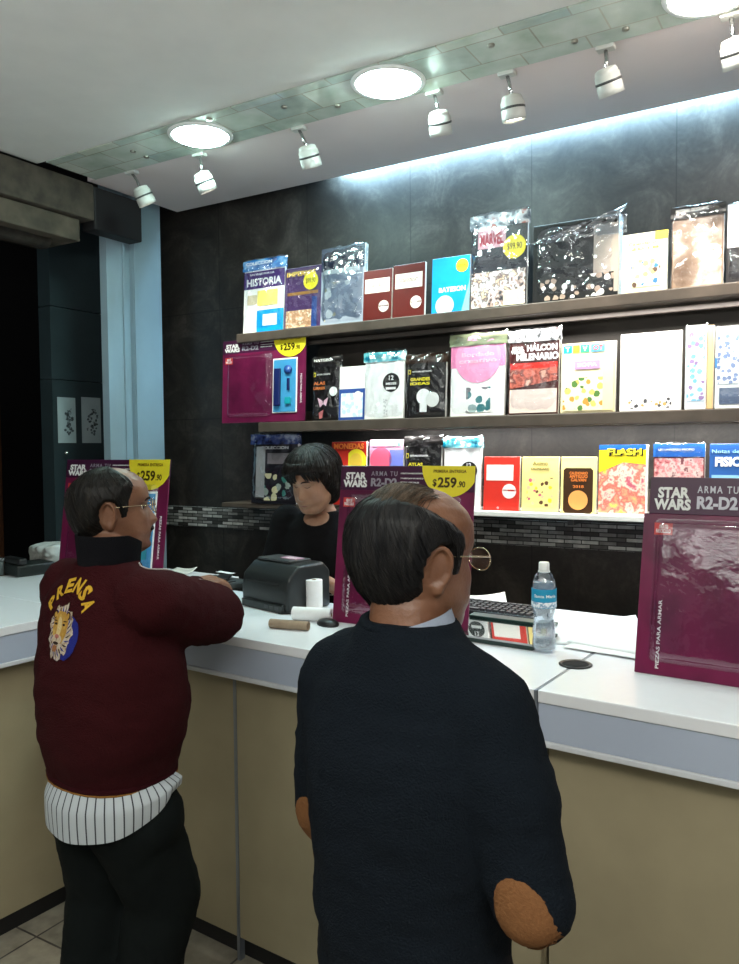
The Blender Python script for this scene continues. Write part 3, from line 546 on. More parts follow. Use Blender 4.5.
# ---------------------------------------------------------------- purple model kit cards
KIT = pic('magenta printed card', [(.09,.007,.036), (.17,.012,.060), (.13,.009,.048), (.20,.016,.072)], 3.0, .28, 1)
HEADP = mat('dark purple card header', (.055,.010,.040), .3)
CLEARB = film('clear moulded blister', (.97,.97,1.0), .05, .06)
SILV = mat('silver ink', (.42,.40,.45), .3, .4)
def kit(lab, loc, rz, w, h, lean, hd=.16, tray=False, disc=True, small=False, price='259', bw=None, inset=0.0):
    t = thing('model_kit_card', lab, 'model kit', loc, rz, 'purple model kit display cards', rx=0); t.rotation_euler = (-lean, 0, rz)
    hz = h*(1-hd)
    MB().box(-w/2, w/2, -.003, .003, 0, hz).build('card', KIT, t, bevel=.001, seg=1)
    MB().box(-w/2+inset, w/2, -.0032, .003, hz, h).build('header', HEADP, t, bevel=.001, seg=1)
    y = -.0042
    x0 = -w/2+inset
    text('STAR\nWARS', w*.19, h*hd*.62, WHITE, t, x0+w*.12, y, hz+h*hd*.42, bold=.045)
    text('ARMA TU', w*.20, h*hd*.19, SILV, t, x0+w*.345, y, hz+h*hd*.68, bold=.01, spacing=1.3)
    text('R2-D2', w*.20, h*hd*.34, SILV, t, x0+w*.345, y, hz+h*hd*.33, bold=.04)
    for k, (a, s) in enumerate(((.70,'COLECCIONABLE DE ENTREGA SEMANAL'), (.50,'Y FABRICADO EN MEXICO'), (.34,'PIEZAS OFICIALES'))):
        text(s, w*(.25, .17, .14)[k], h*hd*.055, WHITE, t, x0+w*(.595, .555, .54)[k], y, hz+h*hd*a, bold=.02)
    if disc:
        r = w*.20; cx = w/2-r*.86; ps = [(cx+r*cos(a), h+.0005+r*sin(a)) for a in [pi+pi*i/24*.999 for i in range(25)]]
        ps = [(min(x, w/2), z) for x, z in ps]
        MB().prism(ps, y-.0012, y).build('price_disc', YEL, t)
        text('PRIMERA ENTREGA', r*1.15, r*.10, rgb(120,95,10), t, cx, y-.002, h-r*.17, bold=.02)
        text('$', r*.14, r*.26, rgb(70,55,10), t, cx-r*.52, y-.002, h-r*.55, bold=.02)
        text(price, r*.66, r*.34, rgb(70,55,10), t, cx-r*.08, y-.002, h-r*.53, bold=.03)
        text('.90', r*.26, r*.2, rgb(70,55,10), t, cx+r*.42, y-.002, h-r*.58, bold=.02)
    MB().box(x0+w*.035, x0+w*.13, y-.001, y, hz*.93-w*.055, hz*.93+w*.01).build('red_badge', rgb(200,70,70), t, bevel=.0004, seg=1)
    text('GRATIS\nFASCICULO', w*.075, w*.045, WHITE, t, x0+w*.083, y-.0015, hz*.93-w*.022, bold=.02)
    # clear blister bubble with rounded walls
    q = MB(); bx0, bx1, bz0, bz1, d = -w*.42, w*(.10 if small else .40), h*.08, hz*.95, .022
    def rr(ins, yy2):
        ps = []; r = .015
        for cx, cz, a0 in ((bx1-ins-r, bz1-ins-r, 0), (bx0+ins+r, bz1-ins-r, pi/2), (bx0+ins+r, bz0+ins+r, pi), (bx1-ins-r, bz0+ins+r, 3*pi/2)):
            for k in range(5): ps.append(V(cx+r*cos(a0+pi/2*k/4), yy2, cz+r*sin(a0+pi/2*k/4)))
        return ps
    rings = [rr(-.008, -.0035), rr(0, -.004), rr(.003, -.012), rr(.008, -.019), rr(.016, -.022)]
    q.loft(rings, False); k = len(q.v)-20; q.f.append(tuple(range(k, k+20)))
    q.build('blister', CLEARB, t, True)
    if small or tray:
        bl = rgb(70,150,200)
        tx0, tx1 = (w*.14, w*.40)
        MB().box(tx0-.006, tx1+.006, -.008, -.003, h*.10, hz*.88).build('white_tray', WHT, t, bevel=.002)
        MB().box(tx0, tx1, -.010, -.004, h*.11, hz*.86).build('blue_tray', bl, t, bevel=.002)
        q = MB(); q.box(tx0+.008, tx0+w*.09, -.022, -.010, h*.18, h*.62); q.build('dark_part', NAVY, t, bevel=.004)
        q = MB(); q.lathe([(0,0), (.022,0), (.022,.008), (0,.010)], 20, M=Matrix.Translation((tx1-.045, -.010, h*.60)) @ Matrix.Rotation(pi/2, 4, 'X')); q.build('round_part', rgb(40,80,150), t, True)
        MB().box(tx1-.05, tx1-.035, -.016, -.010, h*.36, h*.50).build('small_part', NAVY, t, bevel=.002)
        MB().box(tx1-.06, tx1-.025, -.018, -.010, h*.20, h*.28).build('small_part', TEA, t, bevel=.002)
    # vertical caption on the card
    text('PIEZAS PARA ARMAR', h*.34, w*.018, WHITE, t, w*.455 if (small or tray) else -w*.385, y-.0006, hz*(.45 if (small or tray) else .25), rz=pi/2 if not (small or tray) else -pi/2, bold=.01)
    # easel foot behind the card
    MB().prism([(-.015,0), (.015,0), (.015,h*.55), (-.015,h*.55)], .003, .006).build('easel_foot', rgb(180,170,160), t)
    return t
A = at_y(216, 415, SY-.03); B = at_y(299, 415, SY-.03)
zz = at_y(258, 338, SY).z
kit('purple model kit card with blue parts tray, leftmost on the wall shelves', ((A.x+B.x)/2+.012, SY+.006, MZ+.002), 0, B.x-A.x, zz-MZ, .05, small=True)
# ================================================================ counter
CT = 1.060                                   # counter top height
CANG = radians(-3.74)
e1 = V(cos(CANG), sin(CANG), 0)              # along the counter, to the right
e2 = V(-sin(CANG), cos(CANG), 0)             # from the customers' side towards the wall
OC = at_z(240, 960, 0)                       # foot of the panel joint
CM = Matrix(((e1.x, e2.x, 0, OC.x), (e1.y, e2.y, 0, OC.y), (0, 0, 1, 0), (0, 0, 0, 1)))
CI = CM.inverted()
cnr = (CI @ at_z(98, 889, 0)).x              # inner corner of the L
jx = (CI @ at_z(542, 686, CT)).x             # joint between the worktops
LAM = mat('white glossy laminate', (.82,.84,.88), .22, var=.01); APR = mat('frosted blue-white apron', (.44,.50,.62), .3, var=.03, bscale=5)
TAN = mat('tan laminate front panel', (.36,.31,.20), .40, bump=.03, bscale=5, var=.08)
ALU = mat('grey aluminium profile', (.26,.29,.33), .35, .6); KICK = mat('black toe kick', (.012,.012,.013), .6)
LIP = mat('white edge profile', (.66,.68,.72), .3)
def counter(name, lab, x0, x1, back, joints, ends=(0,0)):
    t = thing(name, lab, 'counter', (0,0,0)); t.matrix_world = CM
    f = -.055
    MB().box(x0, x1, f, back, CT-.030, CT).build('worktop', LAM, t, bevel=.003)
    MB().box(x0+.001, x1-.001, f+.004, f+.018, CT-.118, CT-.031).build('apron', APR, t)
    q = MB(); q.box(x0, x1, f, f+.022, CT-.134, CT-.119); q.build('apron_lip', LIP, t, bevel=.003)
    js = [x0+.002]+joints+[x1-.002]
    for a, b_ in zip(js[:-1], js[1:]):
        MB().box(a+.004, b_-.004, 0, .018, .075, CT-.031).build('front_panel', TAN, t, bevel=.001, seg=1)
    for j in joints: MB().box(j-.006, j+.006, -.003, .019, .0, CT-.134).build('joint_profile', ALU, t)
    MB().box(x0+.002, x1-.002, .03, .05, 0, .074).build('toe_kick', KICK, t)
    MB().box(x0, x0+.018, .02, back-.02, 0, CT-.031).build('side_panel', TAN, t); MB().box(x1-.018, x1, .02, back-.02, 0, CT-.031).build('side_panel', TAN, t)
    return t
cB = .62
mainL = counter('counter_unit', 'main white-topped tan counter section beneath the two customers and terminal', cnr+.001, jx-.004, .52, [0.0, .62])
mainR = counter('counter_unit', 'right white-topped counter section under the water bottle side and big kit card', jx+.004, jx+2.2, .36, [1.95])
MB().box(jx-.0035, jx+.0035, -.058, .36, CT-.134, CT-.001).build('joint_profile', ALU, mainL)
# deeper desk part behind the right section
d = thing('counter_desk', 'white desk behind the front worktop, strewn with papers', 'desk'); d.matrix_world = CM
MB().box(jx+.004, jx+2.2, .364, .86, CT-.030, CT-.001).build('desktop', LAM, d, bevel=.003)
MB().box(jx+.004, jx+.022, .364, .84, 0, CT-.031).build('side_panel', TAN, d); MB().box(jx+2.18, jx+2.2, .364, .84, 0, CT-.031).build('side_panel', TAN, d)
d = thing('counter_desk', 'white desk under the keyboard and terminal, in front of the cashier', 'desk'); d.matrix_world = CM
MB().box(.55, jx-.001, .524, .86, CT-.030, CT-.001).build('desktop', LAM, d, bevel=.003)
MB().box(.55, .568, .524, .84, 0, CT-.031).build('side_panel', TAN, d)
# left wing
wg = thing('counter_wing', 'left counter wing with white top and tan front, behind the maroon jacket', 'counter'); wg.matrix_world = CM @ Matrix.Translation((cnr, 0, 0)) @ Matrix.Rotation(radians(90), 4, 'Z')
# wing local: x runs away from the camera (counter e2), y to the left
MB().box(-2.0, -.0565, -.055, .95, CT-.030, CT).build('worktop', LAM, wg, bevel=.003)
MB().box(-.056, .78, .003, .95, CT-.030, CT).build('corner_worktop', LAM, wg, bevel=.003)
MB().box(-2.0, -.056, -.051, -.037, CT-.118, CT-.031).build('apron', APR, wg)
MB().box(-2.0, -.056, -.055, -.033, CT-.134, CT-.119).build('apron_lip', LIP, wg, bevel=.003)
MB().box(-2.0, -.001, .0, .018, .075, CT-.031).build('front_panel', TAN, wg)
MB().box(-2.0, -.001, .03, .05, 0, .074).build('toe_kick', KICK, wg)
MB().box(-2.0, .75, .92, .94, 0, CT-.031).build('back_panel', TAN, wg)

def cz(px, py, z=CT): return at_z(px, py, z)
crz = CANG
# purple kits on the counter
P = cz(635, 672); w = .47
h = (at_y(690, 474, P.y+.10).z-CT)
P2 = P + e1*(w/2)
kit('big purple model kit card at the right edge, standing on the counter', (P2.x, P2.y, CT+.001), crz, w, h, .20, hd=.19, disc=False, inset=.012)
a = at_y(333, 600, 2.16); b_ = at_y(468, 600, 2.16)
kit('purple model kit card in the middle, half hidden by the balding man in navy', ((a.x+b_.x)/2, 2.16, CT+.001), 0, b_.x-a.x, at_y(400, 465, 2.22).z-CT, .13, hd=.155)
a = at_y(62, 560, 2.38); b_ = at_y(165, 560, 2.38)
kit('purple model kit card at left, behind the man in the maroon jacket', ((a.x+b_.x)/2, 2.36, CT+.001), 0, b_.x-a.x, at_y(120, 459, 2.42).z-CT, .13, hd=.155, tray=True)

# water bottle
P = cz(544.5, 651)
bt = thing('water_bottle', 'clear plastic water bottle with blue label and white cap', 'bottle', (P.x, P.y, CT+.001))
hb = at_y(545, 562, P.y).z-CT; k = hb/.225
PET = mat('clear bottle plastic', (.95,.97,1), .04, trans=1.0, ior=1.30, spec=.5)
prof = [(.002,.006), (.020,.002), (.030,.004), (.0325,.012), (.0325,.028), (.0310,.036), (.0325,.044), (.0325,.056), (.0300,.066), (.0275,.078), (.0270,.086), (.0290,.096), (.0325,.106), (.0335,.112), (.0335,.160), (.0330,.166), (.0290,.180), (.0200,.196), (.0135,.204), (.0130,.208)]
bo = MB().lathe([(r, z*k) for r, z in prof], 48, cap=False)
nn = len(prof)
bo.v = [((x*(1+.035*sin(6*atan2(y, x)+z*60)*(1 if .03 < z/k < .10 else 0))), (y*(1+.035*sin(6*atan2(y, x)+z*60)*(1 if .03 < z/k < .10 else 0))), z) for x, y, z in bo.v]
bo.build('bottle_body', film('thin clear bottle wall', (.93,.96,.99), .10, .05), bt, True)
MB().lathe([(0,.008*k), (.030,.008*k), (.031,.028*k), (.029,.036*k), (.031,.050*k), (.026,.075*k), (.0255,.088*k), (.031,.108*k), (.032,.160*k), (.029,.176*k), (0,.176*k)], 32, cap=False).build('water', mat('clear water', (.80,.86,.90), .06, trans=.75, ior=1.2), bt, True)
LBL = mat('blue bottle label', (.02,.30,.50), .3)
MB().lathe([(.0337,.112*k), (.0342,.113*k), (.0342,.158*k), (.0337,.159*k)], 40, cap=False).build('label', LBL, bt, True)
MB().lathe([(.0344,.113*k), (.0346,.114*k), (.0346,.126*k), (.0344,.127*k)], 40, cap=False).build('label_picture', pic('label landscape', [(.7,.8,.85),(.9,.92,.95),(.2,.35,.5),(.75,.75,.85)],90,.4,2), bt, True)
ta = text_mesh('Santa Maria', .02, .0).copy()
xs = [v.co.x for v in ta.vertices]; sw = max(xs)-min(xs)
ang0 = atan2(-P.y, -P.x)
for v in ta.vertices:
    th = v.co.x/sw*1.9+.1; v.co = V(.0348*cos(ang0+th), .0348*sin(ang0+th), .142*k+v.co.y*.012)
link_mesh('lettering', ta, WHITE, bt)
MB().lathe([(.0,.224*k), (.013,.224*k), (.0145,.221*k), (.0148,.207*k), (.0148,.203*k), (.0,.203*k)], 32, cap=False).build('cap', WHT, bt, True)
MB().lathe([(.0136,.198*k), (.0165,.199*k), (.0165,.202*k), (.0136,.203*k)], 32, cap=False).build('cap_ring', WHT, bt, True)

# grommet
P = cz(576, 665)
g = thing('cable_grommet', 'round black cable hole cover set in the white counter', 'cable hole', (P.x, P.y, CT))
MB().lathe([(.034,.0005), (.042,.0005), (.043,.003), (.040,.005), (.034,.003)], 36, cap=False).build('rim', mat('black plastic', (.015,.015,.016), .35), g, True)
MB().lathe([(0,.0015), (.0345,.0015), (.0345,.001), (0,.001)], 36, cap=False).build('hole', mat('hole black', (.004,.004,.004), .9), g, True)

# reflecting dark green glass panel, tilted, before the keyboard
BP = mat('black plastic', (.015,.015,.016), .35)
A = cz(462, 640); Bp = cz(533, 651)
gl = thing('glass_display_case', 'low dark green glass case mirroring the red book, beside the bottle', 'glass case', (Bp.x, Bp.y, CT+.001), crz)
w = .28; dp = .19; TL = radians(5.5)
Mt = Matrix.Rotation(TL, 4, 'X')
MB().box(-w, 0, 0, dp, .012, .018, Mt).build('glass_top', mat('dark mirror glass', (.02,.03,.028), .02, spec=1.0, coat=1.0, ior=2.4), gl)
MB().box(-w, 0, dp-.03, dp+.006, .018, .026, Mt).build('green_rail', mat('dark green rail', (.01,.045,.038), .3), gl, bevel=.002)
MB().prism([(-w,0), (0,0), (0,.011), (-w,.011)], 0, dp*.98).build('case_body', mat('dark green case', (.012,.03,.026), .3), gl)

# keyboard
A = cz(445, 606); Bk = cz(533, 617)
kb = thing('computer_keyboard', 'black computer keyboard on the desk left of the water bottle', 'keyboard', ((A.x+Bk.x)/2, (A.y+Bk.y)/2, CT+.002), crz)
Mk = Matrix.Translation((0, .0, 0)) @ Matrix.Rotation(radians(4), 4, 'X')
MB().box(-.21, .21, -.075, .075, .002, .018, Mk).build('case', BP, kb, bevel=.004)
KEYM = mat('grey-black key plastic', (.035,.034,.036), .45)
n_ = 0
for r in range(5):
    for c_ in range(17):
        if r == 0 and 4 <= c_ <= 8: continue
        x = -.195+c_*.0235; y = -.060+r*.0235
        q = MB(); q.loft([[Mk @ V(x+dx*s+.0098*0, y+dy*s, z) for dx, dy in ((-1,-1),(1,-1),(1,1),(-1,1))] for s, z in ((.0095,.018), (.0078,.026))]); q.build('key', KEYM, kb)
MB().box(-.195+4*.0235-.009, -.195+8*.0235+.009, -.0695, -.0505, .018, .025, Mk).build('space_bar', KEYM, kb, bevel=.001)

# terminal / receipt printer
T0 = cz(283, 612)
pr = thing('receipt_printer', 'black receipt printer with pink and white sticker on top', 'printer', (T0.x-.06, T0.y+.10, CT+.001), radians(-14))
PB = mat('black printer plastic', (.022,.025,.026), .28, bump=.02, bscale=60); PB2 = mat('dark grey printer lid', (.06,.065,.068), .3)
w, dd, hh = .265, .20, .165
def side(x, s=1.0): return [(x, y*s, z) for y, z in ((-dd/2,0), (dd/2,0), (dd/2,hh*.80), (dd*.34,hh), (-dd*.20,hh*.98), (-dd*.46,hh*.72), (-dd/2,hh*.45))]
q = MB(); ra = side(-w/2); rb = side(w/2); q.v = [tuple(p) for p in ra+rb]; n = len(ra)
q.f = [tuple(range(n)), tuple(range(2*n-1, n-1, -1))]+[(i, n+i, n+(i+1) % n, (i+1) % n) for i in range(n)]
q.build('body', PB, pr, True, bevel=.012, seg=4)
MB().box(-w/2+.02, w/2-.06, -dd*.20, dd*.30, hh*.985, hh+.006).build('lid', PB2, pr, bevel=.003)
q = MB(); q.box(-.025, .060, -dd*.02, dd*.20, hh+.006, hh+.008); q.build('sticker', rgb(200,160,180), pr)
text('AVISO', .05, .012, WHITE, pr, .02, 0, 0).matrix_local = Matrix.Translation((0, dd*.07, hh+.0085)) @ Matrix.Rotation(radians(-90), 4, 'X')
MB().box(-w/2+.03, w/2-.05, -dd*.49, -dd*.43, hh*.55, hh*.60).build('paper_slot', mat('slot black', (.003,.003,.003), .6), pr)
MB().box(-w/2+.015, w/2-.015, -dd/2-.012, -dd/2+.005, .0, .030).build('front_ledge', PB, pr, bevel=.005)
for i in range(3): MB().box(.02+i*.028, .04+i*.028, -dd/2-.014, -dd/2-.012, .010, .022).build('button', PB2, pr, bevel=.001)
MB().sphere((-w*.42, -dd*.1, hh*.99), .008).build('hinge_cap', PB2, pr, True)
# grey equipment left of it
P = cz(214, 590)
cr = thing('cash_tray', 'dark grey flat tray behind the maroon sleeve', 'tray', (P.x-.04, P.y+.06, CT+.001), radians(-8))
MB().box(-.12, .12, -.09, .09, 0, .028).build('body', mat('dark grey tray', (.05,.055,.055), .4), cr, bevel=.006); MB().box(-.11, .11, -.095, -.088, .016, .022).build('rim', GRY, cr)
MB().box(-.11, .10, -.08, .02, .029, .032).build('cover', PB2, cr)
# paper rolls
PAP = mat('white till paper', (.80,.80,.80), .7)
P = cz(315, 611)
r = thing('paper_roll', 'white till roll standing upright against the black printer', 'paper roll', (P.x, P.y, CT+.001), 0, 'till paper rolls')
hr = at_y(314, 580, P.y).z-CT
MB().lathe([(.008,0), (.029,0), (.029,.002), (.029,hr-.001), (.028,hr), (.008,hr), (.008,hr-.006), (0,hr-.006)], 32, cap=False).build('paper', PAP, r, True)
MB().lathe([(.0062,.001), (.0078,.001), (.0078,hr+.001), (.0062,hr+.001)], 20, cap=False).build('core', rgb(160,130,100), r, True)
def lying(name, lab, pa, pb, rad, m, mcore, hole):
    a = cz(*pa); b_ = cz(*pb); L_ = (b_-a).length; ang = atan2(b_.y-a.y, b_.x-a.x)
    t = thing(name, lab, 'paper roll' if name == 'paper_roll' else 'cardboard tube', ((a.x+b_.x)/2, (a.y+b_.y)/2, CT+rad+.001), ang)
    M = Matrix.Translation((-L_/2, 0, 0)) @ Matrix.Rotation(pi/2, 4, 'Y')
    MB().lathe([(hole,0), (rad,0), (rad,.001), (rad,L_-.001), (rad,L_), (hole,L_), (hole,0)], 32, M=M, cap=False).build('paper' if name == 'paper_roll' else 'tube', m, t, True)
    if mcore: MB().lathe([(hole*.8,.0), (hole,.0), (hole,L_), (hole*.8,L_), (hole*.8,0)], 20, M=M, cap=False).build('core', mcore, t, True)
    return t
lying('paper_roll', 'white till roll lying on its side behind the cardboard tube', (294,620), (332,622), .022, PAP, rgb(160,130,100), .007)
lying('cardboard_tube', 'empty brown cardboard tube lying at the counter front', (271,628), (309,631), .0145, mat('brown cardboard', (.30,.22,.15), .8, bump=.1, bscale=50, var=.1), None, .0125)
# mouse with cable
P = cz(331, 623)
ms = thing('computer_mouse', 'flat black computer mouse with a cable beside the middle kit card', 'mouse', (P.x+.01, P.y-.03, CT+.001), radians(-20))
MB().sphere((0,0,.004), (.045,.030,.017), 24, 12).build('body', BP, ms, True)
MB().tube([(-.04,.0,.008), (-.08,.01,.004), (-.14,.03,.004), (-.18,.02,.004), (-.24,-.035,.004)], .0022, 6).build('cable', BP, ms, True)

# papers
PW = mat('white office paper', (.80,.80,.79), .7, var=.01); PW2 = mat('cream till receipt', (.74,.72,.66), .7)
def sheet(name, lab, px, py, w, h_, rz, curl=.0, m=PW, z=0.0, seed=0, group='white papers on the desk', cat='paper', n=10):
    P = cz(px, py, CT+z)
    def top(i, j):
        u, v = i/(n-1)-.5, j/(n-1)-.5
        return V(u*w, v*h_, .0016+curl*max(0, u+v*.6)**2*1.6+curl*max(0, v-.1)*.9+.0012*(1+noise.noise(V(u*3, v*3, seed))))
    q = MB(); q.grid(top, n, n); q.grid(lambda i, j: top(i, j)-V(0, 0, .0008), n, n)
    # side walls
    N = n*n
    for i in range(n-1):
        for a, b_ in ((i, i+1), (N-n+i, N-n+i+1), (i*n, (i+1)*n), (i*n+n-1, (i+1)*n+n-1)): q.f.append((a, b_, b_+N, a+N))
    o = q.build(name, m, None, True); o.location = (P.x, P.y, CT+z); o.rotation_euler = (0, 0, rz)
    tag(o, lab, cat, group); return o
sheet('paper_sheet', 'white sheet curling up right behind the water bottle', 598, 634, .26, .30, radians(20), .02, seed=1)
sheet('paper_sheet', 'white sheet half under the big kit card at right', 628, 640, .24, .28, radians(-12), .012, z=.004, seed=2)
sheet('paper_sheet', 'white sheet lying flat nearest the desk edge behind the cable hole', 612, 648, .22, .16, radians(-8), .0, z=.0025, seed=3)
sheet('paper_sheet', 'small white paper beyond the keyboard, by the glasses of the man in navy', 486, 601, .15, .13, radians(25), .015, seed=4)
sheet('receipt_pad', 'cream pad of receipts by the cashier, behind the upright roll', 330, 592, .12, .12, radians(-5), .0, PW2, z=.0, seed=5, cat='receipt pad')
sheet('receipt', 'small white receipt under the hand of the man in maroon', 213, 582, .09, .05, radians(-15), .02, PW, seed=6, cat='receipt')
sheet('receipt', 'narrow pale slip on the tray beside the black printer', 226, 573, .10, .03, radians(-10), .0, PW, z=.034, seed=7, cat='receipt')
sheet('folded_paper', 'folded white paper behind the maroon shoulder', 182, 572, .18, .06, radians(-15), .02, PW2, seed=8, cat='paper')
# things on the wing
P = cz(28, 566)
o = crumple(.22, .10, .16, 5, .018, 26, 20).build('plastic_bag', mat('crumpled white plastic', (.42,.43,.40), .35, bump=.3, bscale=30), None, True); o.location = (P.x+.02, P.y+.14, CT+.002); tag(o, 'crumpled white plastic bag on the left counter wing', 'plastic bag')
P = cz(30, 573)
t = thing('desk_phone', 'dark boxy office phone on the left counter wing', 'phone', (P.x+.03, P.y-.02, CT+.001), radians(80))
MB().box(-.09, .09, -.07, .07, 0, .055).build('base', mat('dark green-black plastic', (.010,.014,.013), .4), t, bevel=.01)
MB().box(-.085, -.045, -.08, .08, .056, .085).build('handset', BP, t, bevel=.01)
t = thing('grey_box', 'small grey box at the left edge of the picture on the counter wing', 'box', (P.x-.10, P.y-.14, CT+.001), radians(80))
MB().box(-.05, .05, -.05, .05, 0, .065).build('body', mat('grey board', (.10,.115,.115), .6), t, bevel=.004); MB().box(-.052, .052, -.052, .052, .066, .078).build('lid', mat('grey lid', (.16,.17,.17), .6), t, bevel=.004)
# ================================================================ people
def lerp_tab(tab, z):
    if z <= tab[0][0]: return tab[0][1]
    for (a, b_), (c, d) in zip(tab[:-1], tab[1:]):
        if z <= c:
            t = (z-a)/(c-a); t = t*t*(3-2*t)*.35+t*.65; return b_+(d-b_)*t
    return tab[-1][1]
FRONT = [(-.117,.040), (-.112,.066), (-.100,.084), (-.088,.086), (-.075,.083), (-.060,.090), (-.045,.089), (-.030,.088), (-.010,.086), (.008,.083), (.022,.089), (.036,.092), (.055,.091), (.075,.082), (.092,.064), (.104,.044), (.110,.026), (.113,.006)]
BACK = [(-.117,.020), (-.105,-.005), (-.085,-.035), (-.060,-.062), (-.040,-.078), (-.020,-.090), (.0,-.098), (.03,-.102), (.055,-.099), (.075,-.088), (.092,-.070), (.104,-.052), (.110,-.034), (.113,-.014)]
HALFW = [(-.117,.018), (-.110,.032), (-.095,.046), (-.075,.057), (-.05,.064), (-.02,.070), (.01,.074), (.04,.076), (.06,.074), (.08,.064), (.095,.051), (.105,.038), (.110,.024), (.113,.009)]
def head_point(a, z, fat=0.0, female=False):
    """a: angle round the head, 0 = right, pi/2 = face forward"""
    f, b_, w = lerp_tab(FRONT, z), lerp_tab(BACK, z), lerp_tab(HALFW, z)
    if fat: w += fat*exp(-((z+.055)/.035)**2)
    cy = (f+b_)/2 - .004; ry_f = f-cy; ry_b = cy-b_
    ca, sa = cos(a), sin(a)
    p = 2.25
    k = (abs(ca)**p+abs(sa)**p)**(-1/p)
    x = w*ca*k; y = cy+(ry_f if sa > 0 else ry_b)*sa*k
    if sa > 0:
        ax = abs(x)
        # nose
        if -.052 < z < .018:
            A = (.022 if not female else .017)*min(1, max(0, (.018-z)/.050))*(1 if z > -.036 else max(0, (z+.052)/.016))
            wd = .0065+.009*max(0, min(1, (.01-z)/.04))
            y += A*exp(-(ax/wd)**2)
        y -= .007*exp(-((ax-.031)/.015)**2-((z-.006)/.010)**2)
        y += .004*exp(-((z-.026)/.008)**2-((ax-.028)/.022)**2)
        y += .004*exp(-((ax-.045)/.016)**2-((z+.022)/.016)**2)
        y += .0055*exp(-((z+.0605)/.0045)**2-(ax/.021)**2) + .0055*exp(-((z+.0735)/.0050)**2-(ax/.018)**2) - .004*exp(-((z+.067)/.002)**2-(ax/.024)**2)
        y -= .003*exp(-((z+.084)/.005)**2-(ax/.016)**2)
        y += .003*exp(-((z+.100)/.009)**2-(ax/.016)**2)
    return V(x, y, z)
def head_mb(mb, M, fat=0.0, female=False, nz=84, na=96):
    zs = [-.117+.230*(.5-.5*cos(pi*(j+.5)/nz)) for j in range(nz)]
    mb.loft([[M @ head_point(2*pi*i/na, z, fat, female) for i in range(na)] for z in zs])
    for s in (-1, 1):      # ears: rim, bowl and lobe, leaning back
        E_ = M @ Matrix.Translation((s*.0735, -.012, -.006)) @ Matrix.Rotation(-s*radians(24), 4, 'Z') @ Matrix.Rotation(radians(-10), 4, 'X')
        pts = []
        for i in range(19):
            t = radians(-70+i*17); r1, r2 = .0185, .0305
            pts.append(E_ @ V(s*(.006+.004*sin(t)), -r1*cos(t)*1.0-.004, r2*sin(t)+.002))
        mb.tube(pts, [.0042]*4+[.0048]*12+[.0055]*3, 8)
        mb.sphere((0,0,0), (.0045,.016,.028), 16, 10, E_ @ Matrix.Translation((s*.001, -.003, 0)))
        mb.sphere((0,0,0), (.0062,.010,.011), 12, 8, E_ @ Matrix.Translation((s*.003, .003, -.027)))
        mb.sphere((0,0,0), (.006,.006,.009), 12, 8, E_ @ Matrix.Translation((s*.002, .013, -.004)))
def hand_mb(mb, wr, d, palm, side=1, curl=.5, s=1.0):
    """palm and five fingers. d: pointing direction, palm: palm normal, side: +1 thumb towards d x palm"""
    d = Vector(d).normalized(); palm = Vector(palm); palm = (palm-d*palm.dot(d)).normalized(); u = d.cross(palm).normalized()*side
    wr = Vector(wr)
    K = []
    for i in range(4):
        off = (1.5-i)*.0195*s; K.append(wr+d*(.088-.004*abs(i-1))*s+u*off)
    for i in range(4): mb.capsule(wr+d*.012*s+u*(1.5-i)*.012*s, K[i], .0155*s, .0115*s)
    mb.sphere((0,0,0), (.036*s,.012*s,.040*s), 16, 10, Matrix.Translation(wr+d*.05*s) @ Matrix((tuple(u)+(0,), tuple(palm)+(0,), tuple(d)+(0,), (0,0,0,1))).transposed())
    for i, (l1, l2, l3) in enumerate(((.042,.026,.020), (.047,.030,.021), (.043,.028,.020), (.034,.021,.018))):
        p = K[i]; ang = 0
        for L_, r0, r1, c_ in ((l1,.0098,.0088,.45), (l2,.0088,.0080,.65), (l3,.0080,.0066,.5)):
            ang += curl*c_*1.6; dd = d*cos(ang)+palm*sin(ang)+u*(1.5-i)*.05
            q = p+dd.normalized()*L_*s; mb.capsule(p, q, r0*s, r1*s); p = q
    p = wr+d*.022*s+u*.020*s; dd = (d*.75+u*.75+palm*.35).normalized()
    for L_, r0, r1, k in ((.040,.0150,.0115,0), (.030,.0110,.0098,.35), (.025,.0098,.0075,.3)):
        dd = (dd+d*k*.6+palm*k*.6-u*k*.5).normalized(); q = p+dd*L_*s; mb.capsule(p, q, r0*s, r1*s); p = q
def ell(cx, cy, z, rx, ry, n=28, p=2.3, tx=0, ty=0):
    r = []
    for i in range(n):
        a = 2*pi*i/n; k = (abs(cos(a))**p+abs(sin(a))**p)**(-1/p)
        x, y = rx*cos(a)*k, ry*sin(a)*k; r.append(V(cx+x, cy+y, z+tx*x+ty*y))
    return r
def folds(amp, sx, sz, seed, amp2=.0015):
    def f(co, n):
        p = V(co.x*sx, co.y*sx, co.z*sz)+V(seed, seed*2, 0)
        a = noise.noise(p); b_ = 1-abs(noise.noise(p*1.9+V(3, 1, seed)))*2
        return amp*(a*.8+b_*.35)+amp2*noise.noise(co*60)
    return f
